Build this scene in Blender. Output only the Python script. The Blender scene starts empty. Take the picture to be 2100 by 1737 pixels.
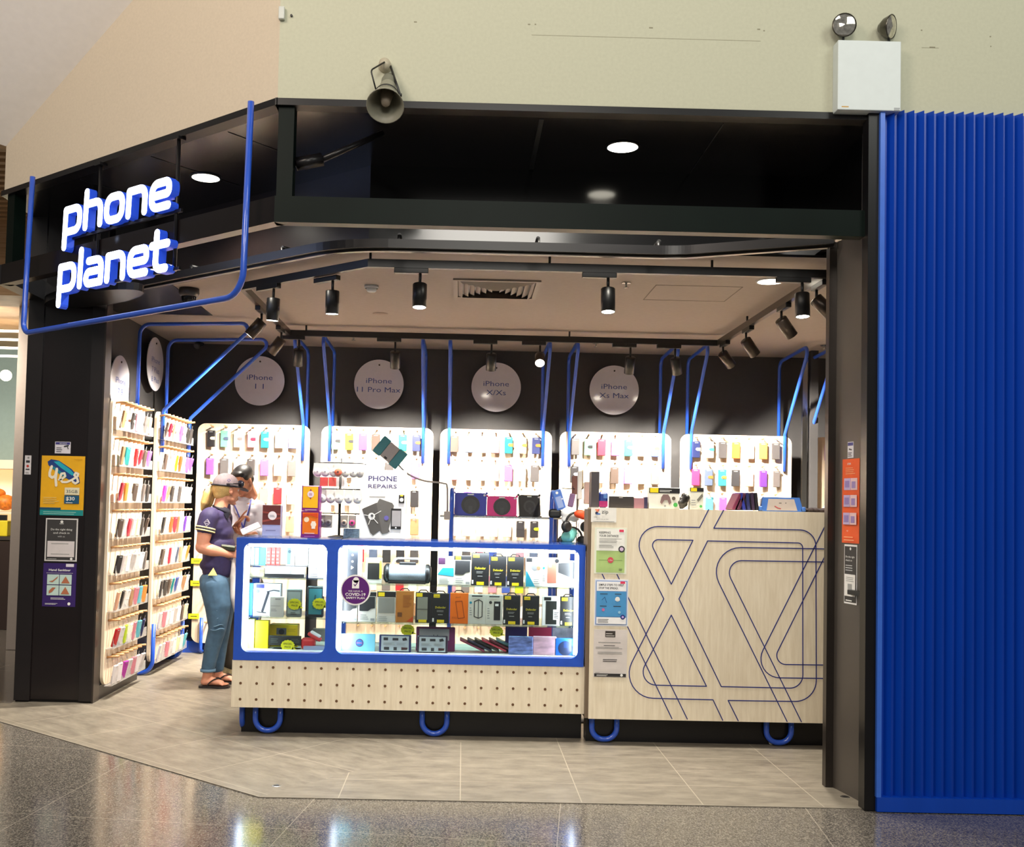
import bpy, bmesh, math, random
from mathutils import Vector, Matrix
from mathutils.geometry import tessellate_polygon
random.seed(7)
scn = bpy.context.scene
COL = scn.collection
PI = math.pi

# ------------------------------------------------------------------ camera
IW, IH = 2100, 1737
FPX, PPX, PPY = 2100.0, 973.0, 953.0
EYE = Vector((0, 0, 1.45))
yaw, pitch, roll = .0105, .04, .022
F = Vector((math.sin(yaw)*math.cos(pitch), math.cos(yaw)*math.cos(pitch), math.sin(pitch)))
R0 = F.cross(Vector((0, 0, 1))).normalized()
U0 = R0.cross(F)
RR = R0*math.cos(roll) + U0*math.sin(roll)
UU = -R0*math.sin(roll) + U0*math.cos(roll)
cam_data = bpy.data.cameras.new('camera')
cam = bpy.data.objects.new('camera', cam_data)
COL.objects.link(cam)
cam_data.sensor_fit = 'HORIZONTAL'
cam_data.sensor_width = 36
cam_data.lens = 36*FPX/IW
cam_data.shift_x = (IW/2-PPX)/IW
cam_data.shift_y = (PPY-IH/2)/IW
cam_data.clip_start = .05
cam.matrix_world = Matrix(((RR.x, UU.x, -F.x, EYE.x), (RR.y, UU.y, -F.y, EYE.y), (RR.z, UU.z, -F.z, EYE.z), (0, 0, 0, 1)))
scn.camera = cam

# ------------------------------------------------------------------ world, exposure, mall lights
scn.view_settings.view_transform = 'Standard'
scn.view_settings.look = 'None'
scn.view_settings.exposure = 0.0
scn.view_settings.gamma = 1.0
scn.view_settings.use_curve_mapping = False
world = bpy.data.worlds.new('world')
scn.world = world
world.use_nodes = True
world.node_tree.nodes['Background'].inputs[0].default_value = (.95, .93, .88, 1)
world.node_tree.nodes['Background'].inputs[1].default_value = .22
scn.cycles.max_bounces = 8
scn.cycles.diffuse_bounces = 3
scn.cycles.glossy_bounces = 3
scn.cycles.transmission_bounces = 4
scn.cycles.transparent_max_bounces = 12
scn.cycles.caustics_reflective = False
scn.cycles.caustics_refractive = False
scn.cycles.sample_clamp_indirect = 6
scn.cycles.use_denoising = True

def area(name, loc, target, size, energy, col, size_y=None):
    d = bpy.data.lights.new(name, 'AREA')
    d.energy = energy; d.color = col; d.size = size
    if size_y: d.shape = 'RECTANGLE'; d.size_y = size_y
    o = bpy.data.objects.new(name, d)
    o.location = loc
    o.rotation_euler = (Vector(target)-Vector(loc)).to_track_quat('-Z', 'Y').to_euler()
    COL.objects.link(o)
    return o
area('unseen_mall_light', (.3, -2.6, 5.2), (.5, 6.3, .9), 2.0, 190, (1, .95, .86))  # added behind the camera to brighten the counter fronts
area('unseen_mall_light', (4.2, .8, 6.3), (1.2, 5.2, 3.0), 2.2, 112, (.98, 1, .90))
area('unseen_mall_light', (-3.2, .8, 5.6), (-2.0, 6.0, 3.4), 2.0, 175, (1, .86, .74))
area('unseen_mall_light', (.5, 2.2, 6.5), (.5, 3.2, 0), 1.2, 40, (1, .95, .88), 1.2)

# ------------------------------------------------------------------ pixel -> real plane
def ray(px, py): return F + RR*((px-PPX)/FPX) - UU*((py-PPY)/FPX)
def at(px, py, Y):
    d = ray(px, py); return EYE + d*(Y/d.y)
def onz(px, py, z):
    d = ray(px, py); return EYE + d*((z-EYE.z)/d.z)
def onx(px, py, x):
    d = ray(px, py); return EYE + d*(x/d.x)

# ------------------------------------------------------------------ materials
MATS = {}
def srgb(c):
    return tuple(((v/255)/12.92 if v/255 <= .04045 else ((v/255+.055)/1.055)**2.4) for v in c)
def new_mat(name):
    m = bpy.data.materials.new(name); m.use_nodes = True
    return m, m.node_tree.nodes, m.node_tree.links, m.node_tree.nodes['Principled BSDF']
def mat(name, rgb=(128,)*3, rough=.5, metal=0, noise=0, scale=20, stretch=None, bump=0, coat=0, emit=None, estr=0, spec=None, alpha=None):
    """procedural surface: sRGB 0-255 colour, optional noise mottling and bump"""
    if name in MATS: return MATS[name]
    m, N, L, b = new_mat(name)
    c = srgb(rgb)
    b.inputs['Base Color'].default_value = (*c, 1)
    b.inputs['Roughness'].default_value = rough
    b.inputs['Metallic'].default_value = metal
    if coat: b.inputs['Coat Weight'].default_value = coat; b.inputs['Coat Roughness'].default_value = .06
    if spec is not None: b.inputs['Specular IOR Level'].default_value = spec
    if emit: b.inputs['Emission Color'].default_value = (*srgb(emit), 1); b.inputs['Emission Strength'].default_value = estr
    tc = N.new('ShaderNodeTexCoord'); mp = N.new('ShaderNodeMapping')
    L.new(tc.outputs['Object'], mp.inputs[0])
    if stretch: mp.inputs['Scale'].default_value = stretch
    nz = N.new('ShaderNodeTexNoise'); nz.inputs['Scale'].default_value = scale; nz.inputs['Detail'].default_value = 4
    L.new(mp.outputs[0], nz.inputs[0])
    k = noise if noise else .04
    rp = N.new('ShaderNodeValToRGB')
    rp.color_ramp.elements[0].position = .3; rp.color_ramp.elements[1].position = .7
    rp.color_ramp.elements[0].color = (*[v*(1-k) for v in c], 1)
    rp.color_ramp.elements[1].color = (*[min(1, v*(1+k)) for v in c], 1)
    L.new(nz.outputs[0], rp.inputs[0]); L.new(rp.outputs[0], b.inputs['Base Color'])
    if bump:
        bp = N.new('ShaderNodeBump'); bp.inputs['Strength'].default_value = bump; bp.inputs['Distance'].default_value = .004
        L.new(nz.outputs[0], bp.inputs['Height']); L.new(bp.outputs[0], b.inputs['Normal'])
    MATS[name] = m
    return m
def emis(name, rgb, s):
    if name in MATS: return MATS[name]
    m, N, L, b = new_mat(name)
    b.inputs['Base Color'].default_value = (.8, .8, .8, 1)
    b.inputs['Emission Color'].default_value = (*srgb(rgb), 1); b.inputs['Emission Strength'].default_value = s
    MATS[name] = m
    return m
def clear(name, tint=(255, 255, 255), gloss=.07, haze=0):
    if name in MATS: return MATS[name]
    m, N, L, b = new_mat(name)
    N.remove(b)
    out = N['Material Output']
    t = N.new('ShaderNodeBsdfTransparent'); t.inputs[0].default_value = (*srgb(tint), 1)
    g = N.new('ShaderNodeBsdfGlossy'); g.inputs['Roughness'].default_value = .03
    fr = N.new('ShaderNodeLayerWeight'); fr.inputs[0].default_value = .25
    mul = N.new('ShaderNodeMath'); mul.operation = 'MULTIPLY_ADD'; mul.inputs[1].default_value = .45; mul.inputs[2].default_value = gloss
    L.new(fr.outputs['Fresnel'], mul.inputs[0])
    mx = N.new('ShaderNodeMixShader')
    L.new(mul.outputs[0], mx.inputs[0]); L.new(t.outputs[0], mx.inputs[1]); L.new(g.outputs[0], mx.inputs[2])
    last = mx
    if haze:
        d = N.new('ShaderNodeBsdfDiffuse'); d.inputs[0].default_value = (.9, .9, .9, 1)
        m2 = N.new('ShaderNodeMixShader'); m2.inputs[0].default_value = haze
        L.new(mx.outputs[0], m2.inputs[1]); L.new(d.outputs[0], m2.inputs[2]); last = m2
    L.new(last.outputs[0], out.inputs[0])
    MATS[name] = m
    return m

def col(rgb, rough=.55, **k):
    return mat('plain_%02x%02x%02x_%d' % (*rgb, int(rough*100)), rgb, rough, **k)

M_white = col((240, 240, 238)); M_black = col((18, 18, 19), .4)
M_blue = mat('blue_gloss_paint', (38, 84, 196), .28, noise=.05, coat=.6)
M_clad = mat('blue_cladding_paint', (6, 66, 178), .34, noise=.06, scale=3, stretch=(4, 4, .4))
M_blkmetal = mat('black_satin_metal', (20, 19, 21), .3, noise=.1, scale=8, spec=.3)
M_blkgloss = mat('black_gloss_panel', (10, 10, 11), .12, noise=.1, scale=6, spec=.6)
M_beam = mat('dark_green_black_beam', (7, 18, 14), .4, noise=.15, scale=4, spec=.1)
M_wallA = mat('painted_wall_cream', (190, 190, 168), .8, noise=.035, scale=60, bump=.15)
M_wallB = mat('wall_cream_warm_light_tint', (214, 200, 178), .8, noise=.03, scale=60, bump=.15)  # same cream wall, with the splay's warm light put into its colour
M_dark = mat('charcoal_wall_paint', (58, 56, 56), .6, noise=.05, scale=20)
M_ceil = mat('shop_ceiling_paint', (158, 146, 138), .75, noise=.03, scale=30)
M_chrome = mat('brushed_steel', (190, 188, 184), .25, metal=1, noise=.05)
M_glass = clear('clear_glass', (250, 253, 253), .02)
M_acrylic = clear('clear_acrylic', (246, 246, 246), .06, haze=.2)
M_led = emis('cool_white_led', (225, 238, 255), 9)
M_lens = emis('warm_lamp_lens', (255, 244, 225), 22)

def wood(name, a, b_, axis_scale=(14, 14, 1.2)):
    m, N, L, b = new_mat(name)
    tc = N.new('ShaderNodeTexCoord'); mp = N.new('ShaderNodeMapping'); mp.inputs['Scale'].default_value = axis_scale
    L.new(tc.outputs['Object'], mp.inputs[0])
    n1 = N.new('ShaderNodeTexNoise'); n1.inputs['Scale'].default_value = 3.2; n1.inputs['Detail'].default_value = 7; n1.inputs['Roughness'].default_value = .65
    L.new(mp.outputs[0], n1.inputs[0])
    rp = N.new('ShaderNodeValToRGB')
    rp.color_ramp.elements[0].position = .32; rp.color_ramp.elements[1].position = .68
    rp.color_ramp.elements[0].color = (*srgb(a), 1); rp.color_ramp.elements[1].color = (*srgb(b_), 1)
    L.new(n1.outputs[0], rp.inputs[0]); L.new(rp.outputs[0], b.inputs['Base Color'])
    b.inputs['Roughness'].default_value = .45
    return m
M_wood = wood('pale_oak_laminate', (224, 210, 184), (242, 231, 208))
M_board = wood('pale_birch_board', (222, 200, 172), (238, 220, 196))
M_peg = wood('beech_dowel', (176, 128, 82), (206, 160, 112), (3, 20, 20))
M_timber = wood('warm_timber_slats', (186, 144, 100), (220, 182, 138), (1, 1, 30))

def stone_mat():
    m, N, L, b = new_mat('grey_brown_stone_tile')
    tc = N.new('ShaderNodeTexCoord')
    mp = N.new('ShaderNodeMapping'); mp.inputs['Scale'].default_value = (1.6, 4.5, 1)
    L.new(tc.outputs['Object'], mp.inputs[0])
    n1 = N.new('ShaderNodeTexNoise'); n1.inputs['Scale'].default_value = 3; n1.inputs['Detail'].default_value = 9; n1.inputs['Roughness'].default_value = .7
    L.new(mp.outputs[0], n1.inputs[0])
    rp = N.new('ShaderNodeValToRGB'); rp.color_ramp.elements[0].position = .33; rp.color_ramp.elements[1].position = .68
    rp.color_ramp.elements[0].color = (*srgb((102, 95, 85)), 1); rp.color_ramp.elements[1].color = (*srgb((140, 132, 118)), 1)
    L.new(n1.outputs[0], rp.inputs[0])
    br = N.new('ShaderNodeTexBrick'); br.offset = 0; br.inputs['Scale'].default_value = 1
    br.inputs['Brick Width'].default_value = .6; br.inputs['Row Height'].default_value = .6
    br.inputs['Mortar Size'].default_value = .0028; br.inputs['Mortar Smooth'].default_value = .2
    br.inputs['Color1'].default_value = (1, 1, 1, 1); br.inputs['Color2'].default_value = (.9, .9, .9, 1)
    mo = N.new('ShaderNodeMapping'); mo.inputs['Location'].default_value = (.58, .55, 0)
    L.new(tc.outputs['Object'], mo.inputs[0]); L.new(mo.outputs[0], br.inputs[0])
    mul = N.new('ShaderNodeMixRGB'); mul.blend_type = 'MULTIPLY'; mul.inputs[0].default_value = .6
    L.new(rp.outputs[0], mul.inputs[1]); L.new(br.outputs[0], mul.inputs[2])
    mx = N.new('ShaderNodeMixRGB'); mx.inputs[2].default_value = (*srgb((158, 149, 133)), 1)
    L.new(br.outputs['Fac'], mx.inputs[0]); L.new(mul.outputs[0], mx.inputs[1])
    L.new(mx.outputs[0], b.inputs['Base Color'])
    b.inputs['Roughness'].default_value = .42
    b.inputs['Specular IOR Level'].default_value = .35
    return m
M_stone = stone_mat()

def terrazzo():
    m, N, L, b = new_mat('polished_grey_terrazzo')
    tc = N.new('ShaderNodeTexCoord')
    mp = N.new('ShaderNodeMapping'); mp.inputs['Scale'].default_value = (1, .75, 1)
    L.new(tc.outputs['Object'], mp.inputs[0])
    v = N.new('ShaderNodeTexNoise'); v.inputs['Scale'].default_value = 150; v.inputs['Detail'].default_value = 3; v.inputs['Roughness'].default_value = .7
    L.new(mp.outputs[0], v.inputs[0])
    rp = N.new('ShaderNodeValToRGB'); E_ = rp.color_ramp.elements
    E_[0].position = .38; E_[0].color = (*srgb((60, 57, 54)), 1)
    E_[1].position = .62; E_[1].color = (*srgb((134, 128, 118)), 1)
    e = E_.new(.5); e.color = (*srgb((96, 91, 85)), 1)
    L.new(v.outputs[0], rp.inputs[0])
    br = N.new('ShaderNodeTexBrick'); br.offset = 0; br.inputs['Scale'].default_value = 1
    br.inputs['Brick Width'].default_value = 1.2; br.inputs['Row Height'].default_value = 1.2; br.inputs['Mortar Size'].default_value = .002
    mo = N.new('ShaderNodeMapping'); mo.inputs['Rotation'].default_value = (0, 0, .12); mo.inputs['Location'].default_value = (.1, .3, 0)
    L.new(tc.outputs['Object'], mo.inputs[0]); L.new(mo.outputs[0], br.inputs[0])
    mx = N.new('ShaderNodeMixRGB'); mx.inputs[2].default_value = (*srgb((150, 142, 130)), 1)
    L.new(br.outputs['Fac'], mx.inputs[0]); L.new(rp.outputs[0], mx.inputs[1])
    L.new(mx.outputs[0], b.inputs['Base Color'])
    b.inputs['Roughness'].default_value = .13
    b.inputs['Specular IOR Level'].default_value = .7
    bp = N.new('ShaderNodeBump'); bp.inputs['Strength'].default_value = .05; bp.inputs['Distance'].default_value = .002
    n2 = N.new('ShaderNodeTexNoise'); n2.inputs['Scale'].default_value = 30
    L.new(mp.outputs[0], n2.inputs[0]); L.new(n2.outputs[0], bp.inputs['Height']); L.new(bp.outputs[0], b.inputs['Normal'])
    return m
M_terr = terrazzo()

# ------------------------------------------------------------------ mesh builder
_textcache = {}
def text_geo(s, bold=False):
    k = (s, bold)
    if k in _textcache: return _textcache[k]
    c = bpy.data.curves.new('lettering', 'FONT'); c.body = s; c.size = 1; c.resolution_u = 2
    c.align_x = 'LEFT'
    if bold: c.offset = .018
    o = bpy.data.objects.new('lettering', c)
    COL.objects.link(o)
    bpy.context.view_layer.update()
    me = bpy.data.meshes.new_from_object(o)
    vs = [v.co.copy() for v in me.vertices]; fs = [tuple(p.vertices) for p in me.polygons]
    bpy.data.objects.remove(o); bpy.data.curves.remove(c); bpy.data.meshes.remove(me)
    _textcache[k] = (vs, fs)
    return vs, fs

class MB:
    """collects shapes (in world or in a local frame M) into one mesh"""
    def __init__(s): s.bm = bmesh.new(); s.M = Matrix.Identity(4); s.i = 0; s.smooth = False
    def _add(s, vs, fs, smooth=None):
        sm = s.smooth if smooth is None else smooth
        bv = [s.bm.verts.new(s.M @ Vector(v)) for v in vs]
        for f in fs:
            try:
                fc = s.bm.faces.new([bv[j] for j in f]); fc.material_index = s.i; fc.smooth = sm
            except ValueError: pass
        return bv
    def box(s, x0, x1, y0, y1, z0, z1, bev=0, seg=2):
        if x0 > x1: x0, x1 = x1, x0
        if y0 > y1: y0, y1 = y1, y0
        if z0 > z1: z0, z1 = z1, z0
        vs = [(x0, y0, z0), (x1, y0, z0), (x1, y1, z0), (x0, y1, z0), (x0, y0, z1), (x1, y0, z1), (x1, y1, z1), (x0, y1, z1)]
        fs = [(0, 3, 2, 1), (4, 5, 6, 7), (0, 1, 5, 4), (1, 2, 6, 5), (2, 3, 7, 6), (3, 0, 4, 7)]
        if not bev: s._add(vs, fs); return s
        t = bmesh.new(); bv = [t.verts.new(v) for v in vs]
        for f in fs: t.faces.new([bv[j] for j in f])
        bmesh.ops.bevel(t, geom=t.edges[:], offset=bev, segments=seg, affect='EDGES', profile=.5)
        t.verts.index_update()
        s._add([v.co for v in t.verts], [[v.index for v in f.verts] for f in t.faces]); t.free(); return s
    def tube(s, pts, r, n=10, r1=None, closed=False):
        pts = [Vector(p) for p in pts]; m = len(pts); vs = []; fs = []
        up = None
        for i, p in enumerate(pts):
            a = pts[i-1] if (i > 0 or closed) else p; b = pts[(i+1) % m] if (i < m-1 or closed) else p
            t = (b-a).normalized()
            if up is None:
                up = Vector((0, 0, 1)) if abs(t.z) < .9 else Vector((1, 0, 0))
            u = (up - t*up.dot(t))
            if u.length < 1e-4: u = t.orthogonal()
            u.normalize(); w = t.cross(u); up = u
            rr = r if r1 is None else r+(r1-r)*i/(m-1)
            for k in range(n):
                an = 2*PI*k/n; vs.append(p+u*math.cos(an)*rr+w*math.sin(an)*rr)
        for i in range(m if closed else m-1):
            for k in range(n):
                a = i*n+k; b = i*n+(k+1) % n; c = ((i+1) % m)*n+(k+1) % n; d = ((i+1) % m)*n+k
                fs.append((a, b, c, d))
        if not closed: fs += [tuple(range(n))[::-1], tuple((m-1)*n+k for k in range(n))]
        s._add(vs, fs, True); return s
    def cyl(s, p0, p1, r0, r1=None, n=20):
        r1 = r0 if r1 is None else r1
        p0 = Vector(p0); p1 = Vector(p1); t = (p1-p0).normalized(); u = t.orthogonal().normalized(); w = t.cross(u)
        vs = []
        for p, r in ((p0, r0), (p1, r1)):
            for k in range(n):
                an = 2*PI*k/n; vs.append(p+u*math.cos(an)*r+w*math.sin(an)*r)
        bv = s._add(vs, [(k, (k+1) % n, n+(k+1) % n, n+k) for k in range(n)], True)
        for ring in (bv[:n][::-1], bv[n:]):
            try: fc = s.bm.faces.new(ring); fc.material_index = s.i
            except ValueError: pass
        return s
    def lathe(s, prof, o, axis, n=28, cap=False):
        """prof: list of (radius, along)"""
        o = Vector(o); t = Vector(axis).normalized(); u = t.orthogonal().normalized(); w = t.cross(u); vs = []; fs = []
        for r, h in prof:
            for k in range(n):
                an = 2*PI*k/n; vs.append(o+t*h+u*math.cos(an)*r+w*math.sin(an)*r)
        for i in range(len(prof)-1):
            for k in range(n): fs.append((i*n+k, i*n+(k+1) % n, (i+1)*n+(k+1) % n, (i+1)*n+k))
        if cap: fs += [tuple(range(n))[::-1], tuple((len(prof)-1)*n+k for k in range(n))]
        s._add(vs, fs, True); return s
    def ball(s, c, rx, ry=None, rz=None, n=16, m=10, rot=None):
        ry = rx if ry is None else ry; rz = rx if rz is None else rz
        c = Vector(c); vs = []; fs = []
        for i in range(1, m):
            th = PI*i/m
            for k in range(n):
                ph = 2*PI*k/n; v = Vector((rx*math.sin(th)*math.cos(ph), ry*math.sin(th)*math.sin(ph), rz*math.cos(th)))
                if rot: v = rot @ v
                vs.append(c+v)
        top = Vector((0, 0, rz)); bot = Vector((0, 0, -rz))
        if rot: top = rot @ top; bot = rot @ bot
        vs += [c+top, c+bot]; T = len(vs)-2; B = T+1
        for i in range(m-2):
            for k in range(n): fs.append((i*n+k, (i+1)*n+k, (i+1)*n+(k+1) % n, i*n+(k+1) % n))
        for k in range(n): fs.append((T, k, (k+1) % n)); fs.append((B, (m-2)*n+(k+1) % n, (m-2)*n+k))
        s._add(vs, fs, True); return s
    def cap(s, p0, p1, r0, r1=None, n=14):
        """tapered capsule (closed)"""
        r1 = r0 if r1 is None else r1
        p0 = Vector(p0); p1 = Vector(p1); t = (p1-p0)
        L_ = t.length or 1e-5; t = t/L_ if L_ > 1e-4 else Vector((0, 0, 1)); u = t.orthogonal().normalized(); w = t.cross(u)
        vs = []; rings = []
        for a in (-75, -45, -15): rings.append((p0+t*(r0*math.sin(math.radians(a))), r0*math.cos(math.radians(a))))
        rings.append((p0, r0)); rings.append((p1, r1))
        for a in (15, 45, 75): rings.append((p1+t*(r1*math.sin(math.radians(a))), r1*math.cos(math.radians(a))))
        for c, r in rings:
            for k in range(n):
                an = 2*PI*k/n; vs.append(c+u*math.cos(an)*r+w*math.sin(an)*r)
        m = len(rings)
        fs = [(i*n+k, i*n+(k+1) % n, (i+1)*n+(k+1) % n, (i+1)*n+k) for i in range(m-1) for k in range(n)]
        fs += [tuple(range(n))[::-1], tuple((m-1)*n+k for k in range(n))]
        s._add(vs, fs, True); return s
    def chain(s, pts, rs, n=14):
        for i in range(len(pts)-1): s.cap(pts[i], pts[i+1], rs[i], rs[i+1], n)
        return s
    def poly(s, pts, thick=0, nrm=None):
        """flat polygon (list of 3D points); with thick extruded along nrm"""
        pts = [Vector(p) for p in pts]; n = len(pts)
        tris = tessellate_polygon([pts])
        if not thick: s._add(pts, tris); return s
        d = Vector(nrm).normalized()*thick
        vs = pts+[p+d for p in pts]
        fs = [tuple(t) for t in tris]+[tuple(j+n for j in t) for t in tris]+[(i, (i+1) % n, n+(i+1) % n, n+i) for i in range(n)]
        s._add(vs, fs); return s
    def rect(s, x0, x1, z0, z1, y, t=.0006):
        """thin printed patch in the local XZ plane facing -Y"""
        return s.box(x0, x1, y-t, y, z0, z1)
    def disc(s, x, z, r, y, t=.0006, n=24, rz=None):
        rz = rz or r
        pts = [(x+r*math.cos(2*PI*k/n), y, z+rz*math.sin(2*PI*k/n)) for k in range(n)]
        return s.poly(pts, t, (0, -1, 0))
    def text(s, body, x, z, h, y, sx=1.0, bold=False, align='l', fit=None):
        """flat letters in the local XZ plane, h = cap height"""
        vs, fs = text_geo(body, bold)
        if not vs: return s
        k = h/.70; x0 = min(v.x for v in vs); x1 = max(v.x for v in vs); w = (x1-x0)*k*sx
        if fit: sx *= fit/w; w = fit
        ox = x-(0 if align == 'l' else w/2 if align == 'c' else w)
        s._add([(ox+(v.x-x0)*k*sx, y, z+v.y*k) for v in vs], [f[::-1] if False else f for f in fs]); return s
    def lines(s, x0, x1, z0, z1, y, n, t=.0006, ratio=.35, ragged=.3):
        """rows of small print"""
        p = (z1-z0)/n
        for i in range(n):
            e = x1-(x1-x0)*ragged*random.random()
            s.rect(x0, e, z0+p*i, z0+p*(i+ratio), y, t)
        return s
    def stroke(s, pts, w, y0, y1, closed=False, n=6):
        """constant-width band with round joins in the local XZ plane, from y0 to y1"""
        q = pts+[pts[0]] if closed else pts
        for kk, (a, b) in enumerate(zip(q[:-1], q[1:])):
            y0_ = y0-.00005*(kk % 5)
            a = Vector((a[0], 0, a[1])); b = Vector((b[0], 0, b[1])); d = b-a
            if d.length < 1e-6: continue
            d.normalize(); an = math.atan2(d.z, d.x); P = []
            for k in range(n+1): P.append(b+Vector((math.cos(an-PI/2+PI*k/n), 0, math.sin(an-PI/2+PI*k/n)))*w/2)
            for k in range(n+1): P.append(a+Vector((math.cos(an+PI/2+PI*k/n), 0, math.sin(an+PI/2+PI*k/n)))*w/2)
            P = [Vector((p.x, y1, p.z)) for p in P]
            s.poly(P, abs(y1-y0_), (0, -1, 0))
        return s
    def build(s, name, mats, parent=None, loc=None, link=True):
        bmesh.ops.recalc_face_normals(s.bm, faces=s.bm.faces[:])
        me = bpy.data.meshes.new(name)
        if parent is not None and loc is None:
            loc = base_of(parent)
            bmesh.ops.translate(s.bm, verts=s.bm.verts[:], vec=-loc)
            loc = Vector((0, 0, 0))
        elif loc is not None and parent is None:
            loc = Vector(loc); bmesh.ops.translate(s.bm, verts=s.bm.verts[:], vec=-loc)
        s.bm.to_mesh(me); s.bm.free()
        for m in (mats if isinstance(mats, (list, tuple)) else [mats]): me.materials.append(m)
        o = bpy.data.objects.new(name, me)
        if link: COL.objects.link(o)
        if parent is not None: o.parent = parent
        if loc is not None: o.location = loc
        return o
def base_of(o):
    v = Vector((0, 0, 0))
    while o is not None: v += o.location; o = o.parent
    return v
def tag(o, label=None, cat=None, group=None, kind=None):
    if label: o['label'] = label
    if cat: o['category'] = cat
    if group: o['group'] = group
    if kind: o['kind'] = kind
    return o
def thing(name, label, cat, base=(0, 0, 0), group=None):
    o = bpy.data.objects.new(name, None); o.empty_display_size = .05
    COL.objects.link(o); o.location = base
    return tag(o, label, cat, group)
def fillet(pts, rad, closed=False, n=8):
    """round the corners of a polyline (2D or 3D)"""
    P = [Vector(p) for p in pts]; m = len(P); out = []
    if not isinstance(rad, (list, tuple)): rad = [rad]*m
    for i in range(m):
        if (not closed and i in (0, m-1)) or rad[i] == 0: out.append(P[i]); continue
        a = (P[i-1]-P[i]); b = (P[(i+1) % m]-P[i]); la, lb = a.length, b.length; a.normalize(); b.normalize()
        ang = a.angle(b); t = min(rad[i]/math.tan(ang/2), la*.49 if True else la, lb*.49) if ang < 3.1 else 0
        if t == 0: out.append(P[i]); continue
        p0 = P[i]+a*t; p1 = P[i]+b*t
        r = t*math.tan(ang/2); bis = (a+b).normalized(); c = P[i]+bis*(r/math.sin(ang/2))
        v0 = p0-c; v1 = p1-c; tot = v0.angle(v1)
        for k in range(n+1):
            f = k/n
            out.append(c+(v0*math.sin((1-f)*tot)+v1*math.sin(f*tot))/math.sin(tot))
    return out
def frame(o, xdir, zdir=(0, 0, 1)):
    """local frame: x along xdir, z up, y away from the viewer side"""
    x = Vector(xdir).normalized(); z = Vector(zdir).normalized(); y = z.cross(x)
    return Matrix(((x.x, y.x, z.x, o[0]), (x.y, y.y, z.y, o[1]), (x.z, y.z, z.z, o[2]), (0, 0, 0, 1)))
def structure(name, mb, m): return tag(mb.build(name, m), kind='structure')

# ------------------------------------------------------------------ plan constants
YF = 5.10                                   # shop front plane
XC = -.98                                   # front corner
CH = Vector((-1.957, 1.56, 0)).normalized() # direction of the splayed side, going back-left
CN = Vector((-CH.y, CH.x, 0))               # its outward normal (towards the mall)
CX_ = frame((XC+CH.x*2.72, YF+CH.y*2.72, 0), -CH)   # splay frame: x from left end to corner
def ch(px, py, off=0.0):
    """pixel -> point on the splayed front plane"""
    r = ray(px, py); P0 = Vector((XC, YF, 0))+CN*off
    return EYE+r*((P0-EYE).dot(CN)/r.dot(CN))
ZF, ZS, ZC = 3.48, 3.45, 2.99               # fascia underside, soffit, shop ceiling
YB, YBD = 10.1, 9.75                        # back wall, back display boards
XL, XLD = -2.9, -2.55                       # left wall, left display boards
# ================================================================== setting
def plane_struct(name, pts, m, thick=.0, nrm=(0, 0, -1)):
    mb = MB(); mb.poly(pts, thick, nrm); return structure(name, mb, m)
S = lambda x, y, z=0: Vector((x, y, z))
def splay(t, back=0.0, z=0.0):
    """point t metres from the corner along the splay, 'back' metres behind its face"""
    return Vector((XC, YF, 0))+CH*t-CN*back+Vector((0, 0, z))
plane_struct('floor_mall', [S(-9, -3, -.004), S(7, -3, -.004), S(7, 16, -.004), S(-9, 16, -.004)], M_terr, .05)
dv = Vector((.623, .782, 0))
p0 = Vector((-.965, 5.10, 0)); p1 = p0+dv*1.95
plane_struct('floor', [p0, S(5.4, 5.10), S(5.4, 10.3), S(p1.x, 10.3), p1], M_stone, .003)
fl2 = MB(); ang = -math.atan2(1.56, 1.957)
Rz = Matrix.Rotation(-ang, 3, 'Z')
pts = [p0, p1, S(p1.x, 10.3), S(-3.13, 10.3), S(-3.13, 7.26), p0+CH*3.1+Vector((.1, .2, 0)), p0+CH*3.15]
fl2.poly([Rz @ (p-p0) for p in pts], .003, (0, 0, -1))
o = fl2.build('floor_splay', M_stone); o.location = p0; o.rotation_euler = (0, 0, ang); tag(o, kind='structure')
# metal edge between stone and terrazzo
mb = MB(); mb.stroke([(0, 0), (1, 0)], .004, 0, .001)
mb = MB(); mb.box(-.965, 2.05, 5.094, 5.10, -.003, .0012); mb.M = frame(p0+CH*3.15, -CH); mb.box(0, 3.15, -.006, 0, -.003, .0012)
structure('trim_1', mb, col((150, 142, 128), .35))

# upper walls
mb = MB(); mb.box(XC, 4.6, YF, YF+.18, ZF, 5.2); structure('wall_front', mb, M_wallA)
mb = MB(); mb.M = CX_
# left edge of the splayed wall is cut by the sloping mall bulkhead
mb.poly([(0, 0, ZF), (2.72, 0, ZF), (2.72, 0, 5.2), (1.9, 0, 5.2), (1.02, 0, 4.55), (.0, 0, 3.80)], .18, (0, 1, 0))
structure('wall_splay', mb, M_wallB)
# sloping ceiling plane left of the splayed wall
a = ch(12, 300); b = ch(280, -12); c = ch(560, -330)
mb = MB(); mb.poly([a, c, c+Vector((-4.5, -1.2, 2.2)), a+Vector((-4.5, -1.2, 1.2))], .05, (0, .3, 1)); structure('ceiling_mall_slope', mb, mat('mall_slope_paint', (250, 244, 236), .85, noise=.02))
# black metal edging strip under the walls
mb = MB(); mb.box(XC-.01, 2.05, YF-.012, YF+.07, ZF-.035, ZF); mb.M = CX_; mb.box(-.02, 2.73, -.012, .07, ZF-.035, ZF)
structure('trim_2', mb, M_blkmetal)
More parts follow.
